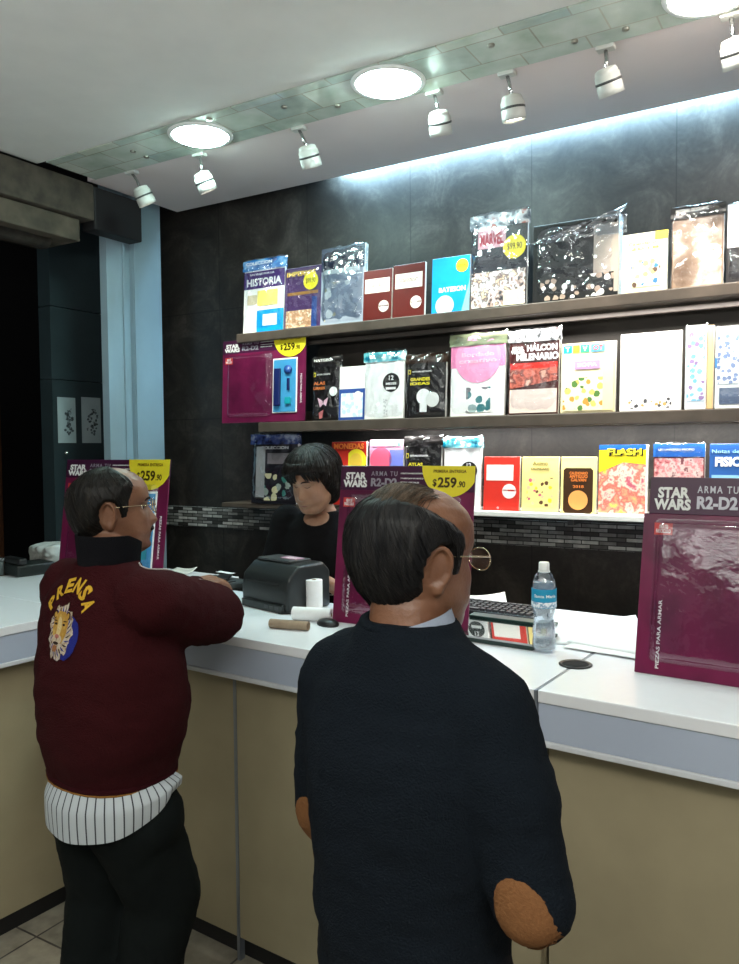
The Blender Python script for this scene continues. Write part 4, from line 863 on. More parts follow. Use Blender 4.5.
def skin(name, c, c2, c3):
    m = bpy.data.materials.new(name); m.use_nodes = True; nt = m.node_tree; b = nt.nodes['Principled BSDF']; L = nt.links.new
    tc = nt.nodes.new('ShaderNodeTexCoord'); n = nt.nodes.new('ShaderNodeTexNoise'); n.inputs['Scale'].default_value = 22; n.inputs['Detail'].default_value = 6
    n2 = nt.nodes.new('ShaderNodeTexNoise'); n2.inputs['Scale'].default_value = 140; n2.inputs['Detail'].default_value = 3
    L(tc.outputs['Object'], n.inputs['Vector']); L(tc.outputs['Object'], n2.inputs['Vector'])
    r = nt.nodes.new('ShaderNodeValToRGB'); e = r.color_ramp.elements; e[0].position = .3; e[0].color = (*c2, 1); e[1].position = .7; e[1].color = (*c3, 1); q = e.new(.5); q.color = (*c, 1)
    L(n.outputs['Fac'], r.inputs['Fac']); L(r.outputs['Color'], b.inputs['Base Color'])
    bp = nt.nodes.new('ShaderNodeBump'); bp.inputs['Strength'].default_value = .25; bp.inputs['Distance'].default_value = .004; L(n2.outputs['Fac'], bp.inputs['Height']); L(bp.outputs['Normal'], b.inputs['Normal'])
    b.inputs['Roughness'].default_value = .42; b.inputs['Subsurface Weight'].default_value = .12; b.inputs['Subsurface Radius'].default_value = (.02,.008,.004); b.inputs['Subsurface Scale'].default_value = .4
    return m
def cloth(name, c, rough=.9, sheen=.3, weave=420, var=.18, bump=.35):
    m = mat(name, c, rough, sheen=0.0, spec=.12, bump=bump, bscale=weave, var=var)
    return m
def hairmat(name, c, c2):
    m = bpy.data.materials.new(name); m.use_nodes = True; nt = m.node_tree; b = nt.nodes['Principled BSDF']; L = nt.links.new
    tc = nt.nodes.new('ShaderNodeTexCoord'); mp = nt.nodes.new('ShaderNodeMapping'); mp.inputs['Scale'].default_value = (150, 30, 18)
    n = nt.nodes.new('ShaderNodeTexNoise'); n.inputs['Scale'].default_value = 1; n.inputs['Detail'].default_value = 5
    L(tc.outputs['Object'], mp.inputs[0]); L(mp.outputs[0], n.inputs['Vector'])
    r = nt.nodes.new('ShaderNodeValToRGB'); e = r.color_ramp.elements; e[0].position = .4; e[0].color = (*c, 1); e[1].position = .75; e[1].color = (*c2, 1)
    L(n.outputs['Fac'], r.inputs['Fac']); L(r.outputs['Color'], b.inputs['Base Color']); b.inputs['Roughness'].default_value = .5; b.inputs['Specular IOR Level'].default_value = .25
    bp = nt.nodes.new('ShaderNodeBump'); bp.inputs['Strength'].default_value = .7; bp.inputs['Distance'].default_value = .004; L(n.outputs['Fac'], bp.inputs['Height']); L(bp.outputs['Normal'], b.inputs['Normal'])
    return m
def hair_shell(name, M, thick, m, parent, fat=0.0, nz=90, na=120, zlow=-.117, strands=0, sm=None, sr=.00055, slen=.05, comb=None, sth=.0015):
    """hair as a closed shell over the head; thick(point, angle, z) metres, negative = skin shows.  strands are fine locks laid over it"""
    zs = [zlow+(.113-zlow)*(.5-.5*cos(pi*(j+.5)/nz)) for j in range(nz)]
    c = V(0, -.004, .01)
    def P(a, z, extra=0.0):
        p = head_point(a, max(-.117, z), 0, True)
        if z < -.117: p.z = z
        rad = V(p.x, p.y+.006, (p.z-.01)*.8).normalized()
        t = thick(p, a, z)
        st = .0016*noise.noise(V(a*14, z*14, 1))+.0010*noise.noise(V(a*40, z*16, 4))
        if t > 0: t += st*min(1, t/.004)
        return p+rad*(t+extra), rad, t
    mb = MB().loft([[M @ P(2*pi*i/na, z)[0] for i in range(na)] for z in zs])
    o = mb.build(name, m, parent, True)
    if strands:
        rnd = random.Random(11); q = MB()
        for _ in range(strands):
            a = rnd.uniform(0, 2*pi); z = rnd.uniform(zlow+.01, .112)
            if P(a, z)[2] < -.0005: continue
            pts = []; aa, zz = a, z; e = rnd.uniform(-.0002, sth)
            da, dz = comb(a, z) if comb else (rnd.uniform(-.03, .03), -1)
            for k in range(6):
                pp, rd, t = P(aa, zz, e*(1 if k < 5 else .2))
                if t < -.004: break
                pts.append(M @ pp)
                aa += da*.16+rnd.uniform(-.012, .012); zz += dz*slen/6
                zz = max(zlow+.004, min(.1125, zz))
            if len(pts) > 2: q.tube(pts, [sr*.6]+[sr]*(len(pts)-2)+[sr*.3], 4)
        q.build('hair_locks', sm or m, o, True)
    return o
def glasses(M, parent, m, lens=True, w=.066, zc=.004):
    t = thing('glasses', None, None); t.parent = parent; t.matrix_local = M
    fr = MB()
    for s in (-1, 1):
        cx = s*.033
        ps = [V(cx+.0255*cos(a)*(1 if abs(cos(a)) < .8 else .98), .104-.004*abs(cos(a)), zc+.0175*sin(a)) for a in [2*pi*i/24 for i in range(25)]]
        fr.tube(ps, .0010, 6)
        fr.tube([V(s*.058, .101, zc+.006), V(s*.074, .085, zc+.008), V(s*.079, .02, zc+.010), V(s*.0785, .004, zc+.010), V(s*.076, -.006, zc+.008)], .0011, 6)
    fr.tube([V(-.009, .104, zc+.004), V(0, .107, zc+.007), V(.009, .104, zc+.004)], .0011, 6)
    return fr, t
def put_glasses(M, parent, m):
    fr, t = glasses(M, parent, m); bpy.data.objects.remove(t)
    fr.v = [tuple(M @ V(*p)) for p in fr.v]
    g = fr.build('glasses', m, parent, True)
    for s in (-1, 1):
        MB().prism([(s*.033+.025*cos(2*pi*i/24), .004+.017*sin(2*pi*i/24)) for i in range(24)], .1035, .1045)
        q = MB().prism([(s*.033+.025*cos(2*pi*i/24), .004+.017*sin(2*pi*i/24)) for i in range(24)], .1020, .1032)
        q.v = [tuple(M @ V(*p)) for p in q.v]; q.build('lens', film('spectacle lens', (.96,.97,.97), .04, .03), g)
    return g
def eyes(M, parent, closed=False, m_brow=None, look=0.0):
    EW = mat('eye white', (.55,.50,.46), .25); IR = mat('brown iris', (.02,.012,.008), .15)
    for s in (-1, 1):
        if not closed:
            q = MB().sphere((0,0,0), .0118, 20, 14, M @ Matrix.Translation((s*.031, .0612, .005))); e = q.build('eye', EW, parent, True)
            q = MB().sphere((0,0,0), (.0058,.003,.0058), 14, 8, M @ Matrix.Translation((s*.031+look, .0717, .005))); q.build('iris', IR, e, True)
        q = MB(); q.tube([M @ head_point(pi/2-s*a, .0085-.0035*abs(k-2)/2 if not closed else -.0005-.002*abs(k-2)*-1).lerp(head_point(pi/2-s*a, .0085), 0)+(M.to_3x3() @ V(0, .0005 if closed else .0035, 0)) for k, a in enumerate((.20,.28,.36,.44,.52))], [.0006,.0012,.0014,.0012,.0006], 6)
        q.build('eyelashes', mat('dark lashes', (.01,.008,.007), .6), parent, True)
        q = MB(); q.tube([M @ (head_point(pi/2-s*a, z)+V(0, .0012, 0)) for a, z in ((.16,.0225), (.27,.027), (.38,.0285), (.50,.027), (.60,.0225))], [.0014,.0026,.0028,.0022,.0010], 6)
        q.build('eyebrow', m_brow or BLK, parent, True)
def shoes(t, feet, m, ms, ang=0.0):
    for (x, y, yaw) in feet:
        M = Matrix.Translation((x, y, 0)) @ Matrix.Rotation(yaw, 4, 'Z')
        s = thing('shoe', None, None); bpy.data.objects.remove(s)
        up = MB(); up.loft([[M @ p for p in r] for r in (ell(0,.045,.018,.046,.135), ell(0,.045,.035,.046,.134), ell(0,.035,.055,.043,.120), ell(0,-.01,.075,.038,.070), ell(0,-.03,.10,.036,.045), ell(0,-.03,.115,.036,.044))])
        o = up.build('shoe', m, t, True, sub=1)
        so = MB(); so.loft([[M @ p for p in r] for r in (ell(0,.045,.001,.047,.136), ell(0,.045,.018,.049,.139), ell(0,.045,.022,.047,.136))]); so.build('sole', ms, o, True)
SKM = skin('warm brown skin', (.205,.092,.050), (.165,.070,.036), (.25,.12,.068))
SKW = skin('light brown skin', (.36,.19,.115), (.32,.16,.095), (.42,.24,.155))
def T4(x, y, z): return Matrix.Translation((x, y, z))
def RZ(d): return Matrix.Rotation(radians(d), 4, 'Z')
def RX(d): return Matrix.Rotation(radians(d), 4, 'X')
def shoulders_and_arms(mb, sh, el, wr, r=(.058,.050,.046,.034)):
    mb.capsule(sh, el, r[0], r[1]); mb.capsule(el, wr, r[2], r[3])
def legs(mb, hips, knees, ankles, r=(.090,.062,.058,.042)):
    for h, k, a in zip(hips, knees, ankles): mb.capsule(h, k, r[0], r[1]); mb.capsule(k, a, r[2], r[3])
def person(lab, loc, face_deg):
    return thing('person', lab, 'person', loc, radians(face_deg-90))

# ---------------------------------------------------------------- man in navy sweater (near, right)
R = person('balding man in navy sweater with tan elbow patches and wire glasses, seen from behind', (-.602, 1.125, 0), 84)
HM = T4(-.016, .042, 1.442) @ RZ(-19) @ RX(-4) @ Matrix.Scale(1.09, 4)
ShR, ShL, ElR, ElL = V(.150,-.015,1.230), V(-.142,-.005,1.235), V(.232,-.035,.985), V(-.175,.0,.995)
WrR, WrL = V(.085,.19,1.03), V(-.08,.235,1.03)
b = MB(); head_mb(b, HM, fat=.006)
b.loft([ell(0,-.010,1.20,.115,.085), ell(-.002,-.005,1.27,.075,.062), ell(-.006,.004,1.33,.062,.064), ell(-.010,.018,1.38,.061,.066), ell(-.014,.030,1.415,.048,.058)])
b.loft([ell(0,0,.80,.135,.095), ell(0,0,.95,.145,.100), ell(0,0,1.10,.150,.095), ell(0,-.01,1.20,.135,.080), ell(0,-.01,1.25,.08,.06)])
for s_, e_, w_ in ((ShR, ElR, WrR), (ShL, ElL, WrL)): b.capsule(s_-V(0,0,.01), e_, .048, .040); b.capsule(e_, w_, .038, .026)
hand_mb(b, WrR+V(-.01,.015,0), (-.7,.7,.05), (0,0,-1), 1, .45); hand_mb(b, WrL+V(.01,.015,0), (.7,.7,.05), (0,0,-1), -1, .45)
legs(b, (V(-.09,0,.84), V(.09,0,.84)), (V(-.10,.01,.46), V(.10,.01,.46)), (V(-.11,-.02,.09), V(.11,-.02,.09)), (.075,.052,.048,.036))
fuse(b, 'body', SKM, R, .0038, 3)
def thR(p, a, z):
    s, y = p.x, p.y
    lim = lerp_tab([(-.117,-.03), (-.07,-.035), (-.045,-.030), (-.02,-.012), (-.012,.030), (.012,.034), (.03,.040), (.045,.034), (.06,.012), (.075,-.018), (.09,-.048), (.113,-.078)], z)
    e = (lim-y)
    ear = ((z+.006)/.036)**2+((y+.013)/.026)**2
    if abs(s) > .045 and ear < 1: return -.006*min(1, (1-ear)*6)
    th = lerp_tab([(-.117,.002), (-.07,.009), (-.04,.013), (0,.014), (.05,.013), (.08,.009), (.10,.004), (.113,.003)], z)
    t = min(th, e*.42)
    if z < -.078: t = min(t, (z+.090)*.8)
    return max(t, -.006)
HD = hairmat('black greying hair', (.004,.004,.005), (.018,.017,.017)); HL = hairmat('brown comb-over hair with sheen', (.035,.024,.016), (.17,.12,.082))  # comb-over brown is lightened to carry the sheen on the crown
hair_shell('hair', HM, thR, HD, R, strands=1500, sm=hairmat('greying hair strand', (.005,.005,.006), (.035,.032,.030)), slen=.075, comb=lambda a, z: (.35 if cos(a) > 0 else -.35, -.8))
# combed thin locks over the crown
q = MB(); rnd = random.Random(4)
for i in range(950):
    x0 = rnd.uniform(-.052, .060); pts = []
    y0 = rnd.uniform(-.040, .004); L_ = min(rnd.uniform(.05, .10), y0+.084)
    for k in range(8):
        y = y0-L_*k/7; xx = x0*(1+.25*k/7)+.003*sin(k+i)
        # height of the crown at x,y
        lo, hi = .02, .113
        for _ in range(14):
            mid = (lo+hi)/2; f_, bk, hw = lerp_tab(FRONT, mid), lerp_tab(BACK, mid), lerp_tab(HALFW, mid)
            cy = (f_+bk)/2-.004; ry = (f_-cy) if y > cy else (cy-bk)
            ins = (abs(xx)/max(hw, 1e-4))**2.25+(abs(y-cy)/max(ry, 1e-4))**2.25
            if ins < 1: lo = mid
            else: hi = mid
        pts.append(HM @ V(xx*1.02, y*1.01, lo+.0010+.0075*min(1, max(0, (.01-y)/.05))*rnd.uniform(.7, 1.05)))
    if min((HM.inverted() @ p_).z for p_ in pts) > .045: q.tube(pts, [.0003]+[.00055]*6+[.0002], 4)
q.build('comb_over', HL, R, True)
GF = mat('thin gold wire', (.75,.62,.42), .2, 1.0)
put_glasses(HM, R, GF); eyes(HM, R, m_brow=HD)
NAVYC = cloth('navy knitted wool', (.0065,.0098,.0145), .95, .12, 300, .15, .5)
j = MB()
j.loft([ell(0,0,.735,.150,.114), ell(0,0,.76,.156,.120), ell(0,0,.84,.162,.128), ell(0,-.002,.95,.168,.132), ell(0,-.006,1.06,.176,.134), ell(0,-.012,1.14,.182,.126), ell(0,-.014,1.20,.184,.112), ell(0,-.012,1.25,.164,.096), ell(-.002,-.008,1.29,.125,.084), ell(-.003,-.004,1.325,.092,.078), ell(-.005,.002,1.352,.078,.074)])
for s_ in (ShR, ShL): j.capsule(V(s_.x*.35, -.01, 1.285), s_+V(0,0,.005), .062, .070)
for s_, e_, w_ in ((ShR, ElR, WrR), (ShL, ElL, WrL)):
    j.capsule(s_+V(0,0,-.005), s_.lerp(e_, .5)+V(.004 if s_.x > 0 else -.004, 0, 0), .073, .068); j.capsule(s_.lerp(e_, .5), e_, .068, .060); j.capsule(e_, w_, .060, .044)
sw = fuse(j, 'sweater', NAVYC, R, .009, 6, folds(.008, 7, 13, 2))
# neck rib
MB().tube([V(-.003+.071*cos(a), -.002+.067*sin(a), 1.350+.004*sin(a)-.034*max(0, sin(a))-.030*max(0, cos(a))) for a in [2*pi*i/32 for i in range(33)]], .010, 10).build('collar_rib', NAVYC, sw, True)
# light blue shirt collar
SHB = cloth('pale blue shirt cotton', (.30,.34,.42), .8, .1, 500, .06, .15)
co = MB(); co.grid(lambda i, k: V(-.004+(.070+.018*k/5)*cos(2*pi*i/47)*(1.0), .004+(.064+.014*k/5)*sin(2*pi*i/47), 1.352+.020*max(0, cos(2*pi*i/47-.5))-.046*k/5-.010*(k/5)*max(0, sin(2*pi*i/47))), 48, 6)
co.grid(lambda i, k: V(-.004+(.067+.017*k/5)*cos(2*pi*i/47), .004+(.061+.013*k/5)*sin(2*pi*i/47), 1.351+.020*max(0, cos(2*pi*i/47-.5))-.048*k/5-.010*(k/5)*max(0, sin(2*pi*i/47))), 48, 6)
co.build('shirt_collar', SHB, R, True)
pg = MB(); pg.prism([(0,0), (.050,-.055), (.086,-.024), (.040,.028)], -.0015, .0015)
# elbow patches wrapped on the sleeves
TANP = cloth('tan suede elbow patch', (.19,.085,.034), .85, .3, 200, .12, .3)
def bvh_of(o):
    me = o.data; return BVHTree.FromPolygons([v.co.copy() for v in me.vertices], [tuple(p.vertices) for p in me.polygons])
def wrap_patch(o, bv, centre, normal, up, rw, rh, name, m, lift=.002, n=28, rings=9):
    normal = Vector(normal).normalized(); up = Vector(up); up = (up-normal*up.dot(normal)).normalized(); rt = up.cross(normal)
    def fn(i, j):
        r = j/(rings-1); a = 2*pi*i/n
        p = Vector(centre)+rt*(rw*r*cos(a))+up*(rh*r*sin(a))
        hit = bv.ray_cast(p+normal*.15, -normal, .4)
        if hit[0] is None:
            nr = bv.find_nearest(p); return nr[0]+nr[1]*lift
        return hit[0]+normal*(lift if j < rings-1 else -.002)
    q = MB().grid(fn, n, rings, True)
    return q.build(name, m, o, True)
bv = bvh_of(sw)
wrap_patch(sw, bv, ElR+V(.012,-.05,-.008), (-.02,-1,-.12), (-.40,0,1), .042, .070, 'elbow_patch', TANP)
wrap_patch(sw, bv, ElL+V(-.0,-.03,-.02), (-.12,-1,-.0), (.25,0,1), .045, .068, 'elbow_patch', TANP)
DKT = cloth('black trouser cloth', (.012,.012,.015), .9, .1, 400, .1, .2)
k = MB(); k.loft([ell(0,0,.735,.150,.112), ell(0,0,.83,.158,.118), ell(0,0,.90,.15,.11)]); legs(k, (V(-.085,0,.80), V(.085,0,.80)), (V(-.10,.01,.46), V(.10,.01,.46)), (V(-.11,-.02,.10), V(.11,-.02,.10)), (.092,.070,.068,.058))
fuse(k, 'trousers', DKT, R, .011, 4, folds(.005, 9, 9, 5))
SHOE = mat('black shoe leather', (.012,.011,.011), .35); SOLE = mat('dark rubber sole', (.02,.018,.016), .8)
shoes(R, ((-.11,0,.1), (.11,0,-.1)), SHOE, SOLE)

# ---------------------------------------------------------------- man in maroon jacket (left)
Lm = person('man in maroon jacket with yellow back lettering and lion emblem leaning on the counter', (-1.632, 1.40, 0), 85)
HM = T4(-.036, .050, 1.468) @ RZ(-33) @ RX(4) @ Matrix.Scale(1.02, 4)
ShR, ShL = V(.165,-.005,1.255), V(-.165,.01,1.255)
LI = Lm.matrix_basis.inverted()
ElR, ElL = LI @ at_y(213, 614, 1.66), V(-.190,.245,1.135)
WrR, WrL = LI @ at_y(192, 586, 1.90), V(-.20,.40,1.110)
b = MB(); head_mb(b, HM, fat=.004)
b.loft([ell(0,-.010,1.22,.115,.085), ell(0,-.005,1.29,.072,.062), ell(.002,.006,1.35,.056,.060), ell(-.010,.022,1.39,.052,.062), ell(-.020,.035,1.42,.040,.050)])
b.loft([ell(0,0,.80,.125,.095), ell(0,0,.95,.140,.100), ell(0,0,1.10,.145,.100), ell(0,-.01,1.22,.130,.080), ell(0,-.01,1.27,.08,.06)])
for s_, e_, w_ in ((ShR, ElR, WrR), (ShL, ElL, WrL)): b.capsule(s_-V(0,0,.01), e_, .046, .040); b.capsule(e_, w_, .038, .026)
hand_mb(b, WrR+V(.0,.014,.004), (.10,.97,.02), (-.2,0,-1), 1, .55); hand_mb(b, WrL+V(.0,.015,.002), (.05,.98,-.05), (0,0,-1), -1, .35)
legs(b, (V(-.085,0,.84), V(.085,-.01,.84)), (V(-.10,.03,.46), V(.105,.07,.47)), (V(-.11,-.05,.09), V(.06,.02,.09)), (.072,.052,.048,.036))
fuse(b, 'body', SKM, Lm, .0038, 3)
def thL(p, a, z):
    s, y = p.x, p.y
    lim = lerp_tab([(-.117,-.03), (-.07,-.035), (-.045,-.028), (-.02,-.010), (-.012,.028), (.012,.034), (.03,.036), (.05,.046), (.07,.050), (.085,.042), (.10,.022), (.113,.005)], z)
    th = lerp_tab([(-.117,.004), (-.07,.016), (-.04,.020), (0,.017), (.05,.013), (.08,.008), (.113,.004)], z)
    ear = ((z+.006)/.036)**2+((y+.013)/.026)**2
    if abs(s) > .045 and ear < 1: return -.006*min(1, (1-ear)*6)
    t = min(th, (lim-y)*.42)
    if z < -.092: t = min(t, (z+.104)*.8)
    return max(t, -.006)
HD2 = hairmat('dark hair', (.004,.0035,.003), (.016,.013,.010))
hair_shell('hair', HM, thL, HD2, Lm, strands=1200, sm=hairmat('dark grey hair strand', (.005,.0045,.004), (.030,.025,.019)), slen=.07, comb=lambda a, z: (.3 if cos(a) > 0 else -.3, -.85))
put_glasses(HM, Lm, GF); eyes(HM, Lm, m_brow=HD2)
mu = MB(); mu.tube([HM @ (head_point(pi/2+a, -.0525-.004*abs(a)*2)+V(0, .0035, 0)) for a in (-.42,-.3,-.18,-.06,.06,.18,.3,.42)], [.0018,.004,.005,.005,.005,.005,.004,.0018], 8)
mu.build('moustache', HD2, Lm, True)
MAR = cloth('maroon fleece', (.034,.0045,.006), .9, .15, 260, .14, .5)
j = MB()
j.loft([ell(.004,0,.785,.158,.132), ell(.006,0,.80,.168,.142), ell(.008,0,.84,.176,.150), ell(.014,-.003,.90,.196,.162), ell(.018,.0,1.00,.208,.168), ell(.012,-.004,1.10,.208,.158), ell(0,-.012,1.18,.190,.128), ell(0,-.014,1.235,.178,.114), ell(0,-.012,1.28,.150,.096), ell(0,-.006,1.315,.105,.080), ell(.001,.0,1.345,.080,.072)])
for s_ in (ShR, ShL): j.capsule(V(s_.x*.35, -.01, 1.285), s_+V(0,0,.0), .062, .075)
for s_, e_, w_ in ((ShR, ElR, WrR), (ShL, ElL, WrL)):
    mid = s_.lerp(e_, .5)+V(0,0,-.008); j.capsule(s_, mid, .084, .090); j.capsule(mid, e_, .090, .084); j.capsule(e_+V(0,0,.004), w_.lerp(e_, .14), .074, .043)
jk = fuse(j, 'jacket', MAR, Lm, .009, 6, folds(.009, 7, 12, 9))
# dark turned-up collar
DC = cloth('black knitted collar', (.007,.007,.009), .95, .1, 300, .1, .4)
co = MB()
def colr(i, k, off):
    a = 2*pi*i/47; fr = max(0, sin(a)); r = .078+.006*(k/6)-off
    return V(.002+r*cos(a)*1.0, .006+(r-.002)*sin(a), 1.330+(.084-.020*fr)*(k/6)-.012*fr)
co.grid(lambda i, k: colr(i, k, 0), 48, 7); co.grid(lambda i, k: colr(i, k, .007), 48, 7); co.grid(lambda i, k: colr(i, 6, .0035-.0035*cos(pi*k/3)) if 0 else colr(i, 6, .007*k/1), 48, 2)
co.build('jacket_collar', DC, Lm, True)
# knitted hem with a gold stripe
MB().loft([ell(.006,0,.772,.150,.126), ell(.006,0,.777,.160,.136), ell(.006,0,.800,.172,.146), ell(.006,0,.812,.174,.148), ell(.006,0,.818,.160,.134)]).build('hem_band', cloth('dark maroon rib', (.030,.004,.006), .95, .1, 300, .1, .5), jk, True)
MB().loft([ell(.006,0,.795,.1600,.1360), ell(.006,0,.7955,.1722,.1462), ell(.006,0,.800,.1735,.1475), ell(.006,0,.8005,.1600,.1360)]).build('gold_stripe', cloth('gold knitted stripe', (.28,.13,.03), .9, .1, 300), jk, True)
bv = bvh_of(jk)
def project(verts2d, m, name, ox, oz, lift=.0022, parent=jk, faces=None, dirv=(0,1,0)):
    q = MB(); vs = []
    for x, z in verts2d:
        hit = bv.ray_cast(V(ox+x, -.6, oz+z), V(0,1,0), 1.2)
        vs.append(hit[0]+V(0, -lift, 0) if hit[0] is not None else V(ox+x, -.14, oz+z))
    q.add(vs, faces); return q.build(name, m, parent)
def project_mesh(me, fn, m, name, ox, oz, lift):
    bm = bmesh.new(); bm.from_mesh(me); bmesh.ops.triangulate(bm, faces=bm.faces)
    bmesh.ops.subdivide_edges(bm, edges=bm.edges, cuts=1)
    vs = [fn(v.co) for v in bm.verts]; bm.verts.index_update(); fs = [tuple(v.index for v in f.verts) for f in bm.faces]; bm.free()
    return project(vs, m, name, ox, oz, lift, faces=fs)
YW = cloth('yellow felt lettering', (.62,.36,.035), .85, .1, 300, .1, .3)
EX, EZ = .022, 1.222
word = 'PRENSA'
for i, ch in enumerate(word):
    me = text_mesh(ch, .045); a = radians(62-i*24.8+2); Rr = .082
    xs = [v.co.x for v in me.vertices]; ys = [v.co.y for v in me.vertices]; cx, cy = (min(xs)+max(xs))/2, (min(ys)+max(ys))/2; sx = .026/(max(xs)-min(xs)); sy = .034/(max(ys)-min(ys))
    def fn(co, a=a, cx=cx, cy=cy, sx=sx, sy=sy):
        X, Z = (co.x-cx)*sx, (co.y-cy)*sy
        # x on the back seen from behind runs to the person's right
        px_, pz_ = -Rr*.92*sin(a), Rr*cos(a)+.0
        return (px_+X*cos(a)-Z*sin(a), pz_*1.0+X*sin(a)+Z*cos(a))
    project_mesh(me, fn, YW, 'back_letter', EX-.008, EZ-.006, .0028)
# lion head emblem: blue shield, cream mane, golden face
def blob(r, rz, n, wob, seed, cx=0, cz=0):
    rd = random.Random(seed); out = []; K = 5
    N = n; ph = [rd.uniform(0, 6) for _ in range(3)]
    def rad(a): return 1+wob*(sin(a*9+ph[0])+.6*sin(a*15+ph[1])+.4*sin(a*23+ph[2]))
    vs = [(cx, cz)]; fs = []
    for k in range(1, K+1):
        for i in range(N):
            a = 2*pi*i/N; f = k/K*(rad(a) if k == K else 1); vs.append((cx+r*f*cos(a), cz+rz*f*sin(a)))
    for i in range(N): fs.append((0, 1+i, 1+(i+1) % N))
    for k in range(1, K):
        for i in range(N): a_ = 1+(k-1)*N+i; b_ = 1+(k-1)*N+(i+1) % N; fs.append((a_, b_, b_+N, a_+N))
    return vs, fs
def emb(r, rz, wob, seed, m, name, cx, cz, lift):
    vs, fs = blob(r, rz, 60, wob, seed, cx, cz); return project(vs, m, name, EX-.012, EZ-.030, lift, faces=fs)
E1 = cloth('royal blue embroidery', (.020,.026,.20), .8, .1, 300); E2 = pic('cream and rust mane stitching', [(.16,.07,.03),(.42,.32,.22),(.55,.48,.40),(.30,.20,.24)], 75, .8, 3); E3 = pic('golden face stitching', [(.50,.30,.05),(.42,.22,.03),(.55,.36,.08)], 60, .8, 2)
E4 = cloth('dark brown stitching', (.025,.012,.010), .8, .1, 300); E5 = cloth('pink stitching', (.45,.16,.13), .8, .1, 300)
emb(.040,.052,.015, 3, E1, 'emblem_shield', .024, -.014, .0026)
emb(.044,.064,.075, 4, E2, 'emblem_mane', -.002, -.004, .0034)
rdm = random.Random(3)
for i in range(26):
    a = 2*pi*i/26; vs = []
    for k_, (f0, w_) in enumerate(((.62,.0012), (.80,.0022), (.97,.0004))):
        for sg in (-1, 1): vs.append((-.002+.044*f0*cos(a+.12*k_)-sg*w_*sin(a), -.004+.064*f0*sin(a+.12*k_)+sg*w_*cos(a)))
    project(vs, E4 if i % 2 else E1, 'emblem_mane_stitch', EX-.012, EZ-.030, .0040, faces=[(0,1,3,2), (2,3,5,4)])
for sx_ in (-.026, .020): emb(.008,.010,.0, 8, E4, 'emblem_ear', sx_-.001, .036, .0041); emb(.005,.0065,.0, 8, E3, 'emblem_ear_inside', sx_-.001, .036, .0046)
emb(.029,.040,.03, 5, E3, 'emblem_face', -.005, .006, .0042)
emb(.0085,.028,.0, 5, cloth('pale gold stitching', (.62,.47,.22), .8, .1, 300), 'emblem_nose_bridge', -.008, .004, .0046)
emb(.020,.013,.0, 5, cloth('cream muzzle stitching', (.55,.45,.33), .8, .1, 300), 'emblem_muzzle', -.009, -.022, .0047)
for cx, cz, r1, r2, m_, nm in ((-.023,.014,.0055,.0028,E4,'emblem_eye'), (.008,.014,.0055,.0028,E4,'emblem_eye'), (-.009,-.014,.0085,.0050,E5,'emblem_nose'), (-.009,-.030,.012,.0036,E4,'emblem_mouth'), (-.009,-.020,.0012,.006,E4,'emblem_mouth_line'), (-.025,.022,.007,.0014,E4,'emblem_brow'), (.011,.022,.007,.0014,E4,'emblem_brow'), (-.009,-.042,.011,.008,cloth('rust stitching', (.33,.14,.06), .8, .1, 300),'emblem_chin')):
    emb(r1, r2, .0, 6, m_, nm, cx, cz, .0050)
# white piping on the sleeve
PIP = cloth('white piping', (.50,.46,.44), .8, .1, 300)
for oa, ob in ((V(.03,-.02,.05), V(.0,.02,.05)),):
    pts = []
    for k in range(18):
        f = k/17; p = V(.075,.03,1.33).lerp(ShR+V(.0,.03,.06), min(1, f*2.4)) if f < .42 else (ShR+V(0,.03,.06)).lerp(ElR+V(-.02,.02,.06), (f-.42)/.58)
        nr = bv.find_nearest(p); pts.append(nr[0]+nr[1]*.0015)
    MB().tube(pts, .0020, 6).build('sleeve_piping', PIP, jk, True)
# striped shirt tail
SHT = bpy.data.materials.new('white shirt with dark pinstripes'); SHT.use_nodes = True; nt = SHT.node_tree; b = nt.nodes['Principled BSDF']; b.inputs['Roughness'].default_value = .85
tc = nt.nodes.new('ShaderNodeTexCoord'); wv = nt.nodes.new('ShaderNodeUVMap')
at_ = nt.nodes.new('ShaderNodeAttribute'); at_.attribute_name = 'stripe'
fr = nt.nodes.new('ShaderNodeMath'); fr.operation = 'FRACT'; cp = nt.nodes.new('ShaderNodeMath'); cp.operation = 'LESS_THAN'; cp.inputs[1].default_value = .16
mx = nt.nodes.new('ShaderNodeMix'); mx.data_type = 'RGBA'; mx.inputs[6].default_value = (.46,.50,.53,1); mx.inputs[7].default_value = (.035,.04,.05,1)
L = nt.links.new; L(at_.outputs['Fac'], fr.inputs[0]); L(fr.outputs[0], cp.inputs[0]); L(cp.outputs[0], mx.inputs[0]); L(mx.outputs[2], b.inputs['Base Color'])
NI, NJ = 121, 14
def tail(i, k, off=0.0):
    a = pi+pi*1.0*i/(NI-1)*1.0; v = k/(NJ-1)
    u = i/(NI-1)*2-1                                   # -1 left side, +1 right side
    drop = .034+.092*max(0, 1-abs(u*1.02+.12)**2.4*1.1)
    aa = pi*(-.06+1.24*i/(NI-1)); x = .014-.186*cos(aa); y = -.160*sin(aa)
    x = -x if 0 else x
    s = .86+.14*min(1, v*2.6)**.7+.02*sin(v*pi)+.012*sin(u*17+v*2)*v
    return V(x*s*(1.0-off), y*s*(1.0-off)+.0, .806-(drop)*v)
q = MB(); q.grid(lambda i, k: tail(i, k), NI, NJ); q.grid(lambda i, k: tail(i, k, .02), NI, NJ)
o = q.build('shirt_tail', SHT, Lm, True)
at = o.data.attributes.new('stripe', 'FLOAT', 'POINT')
for n_, v in enumerate(o.data.vertices): at.data[n_].value = (n_ % NI)/(NI-1)*30
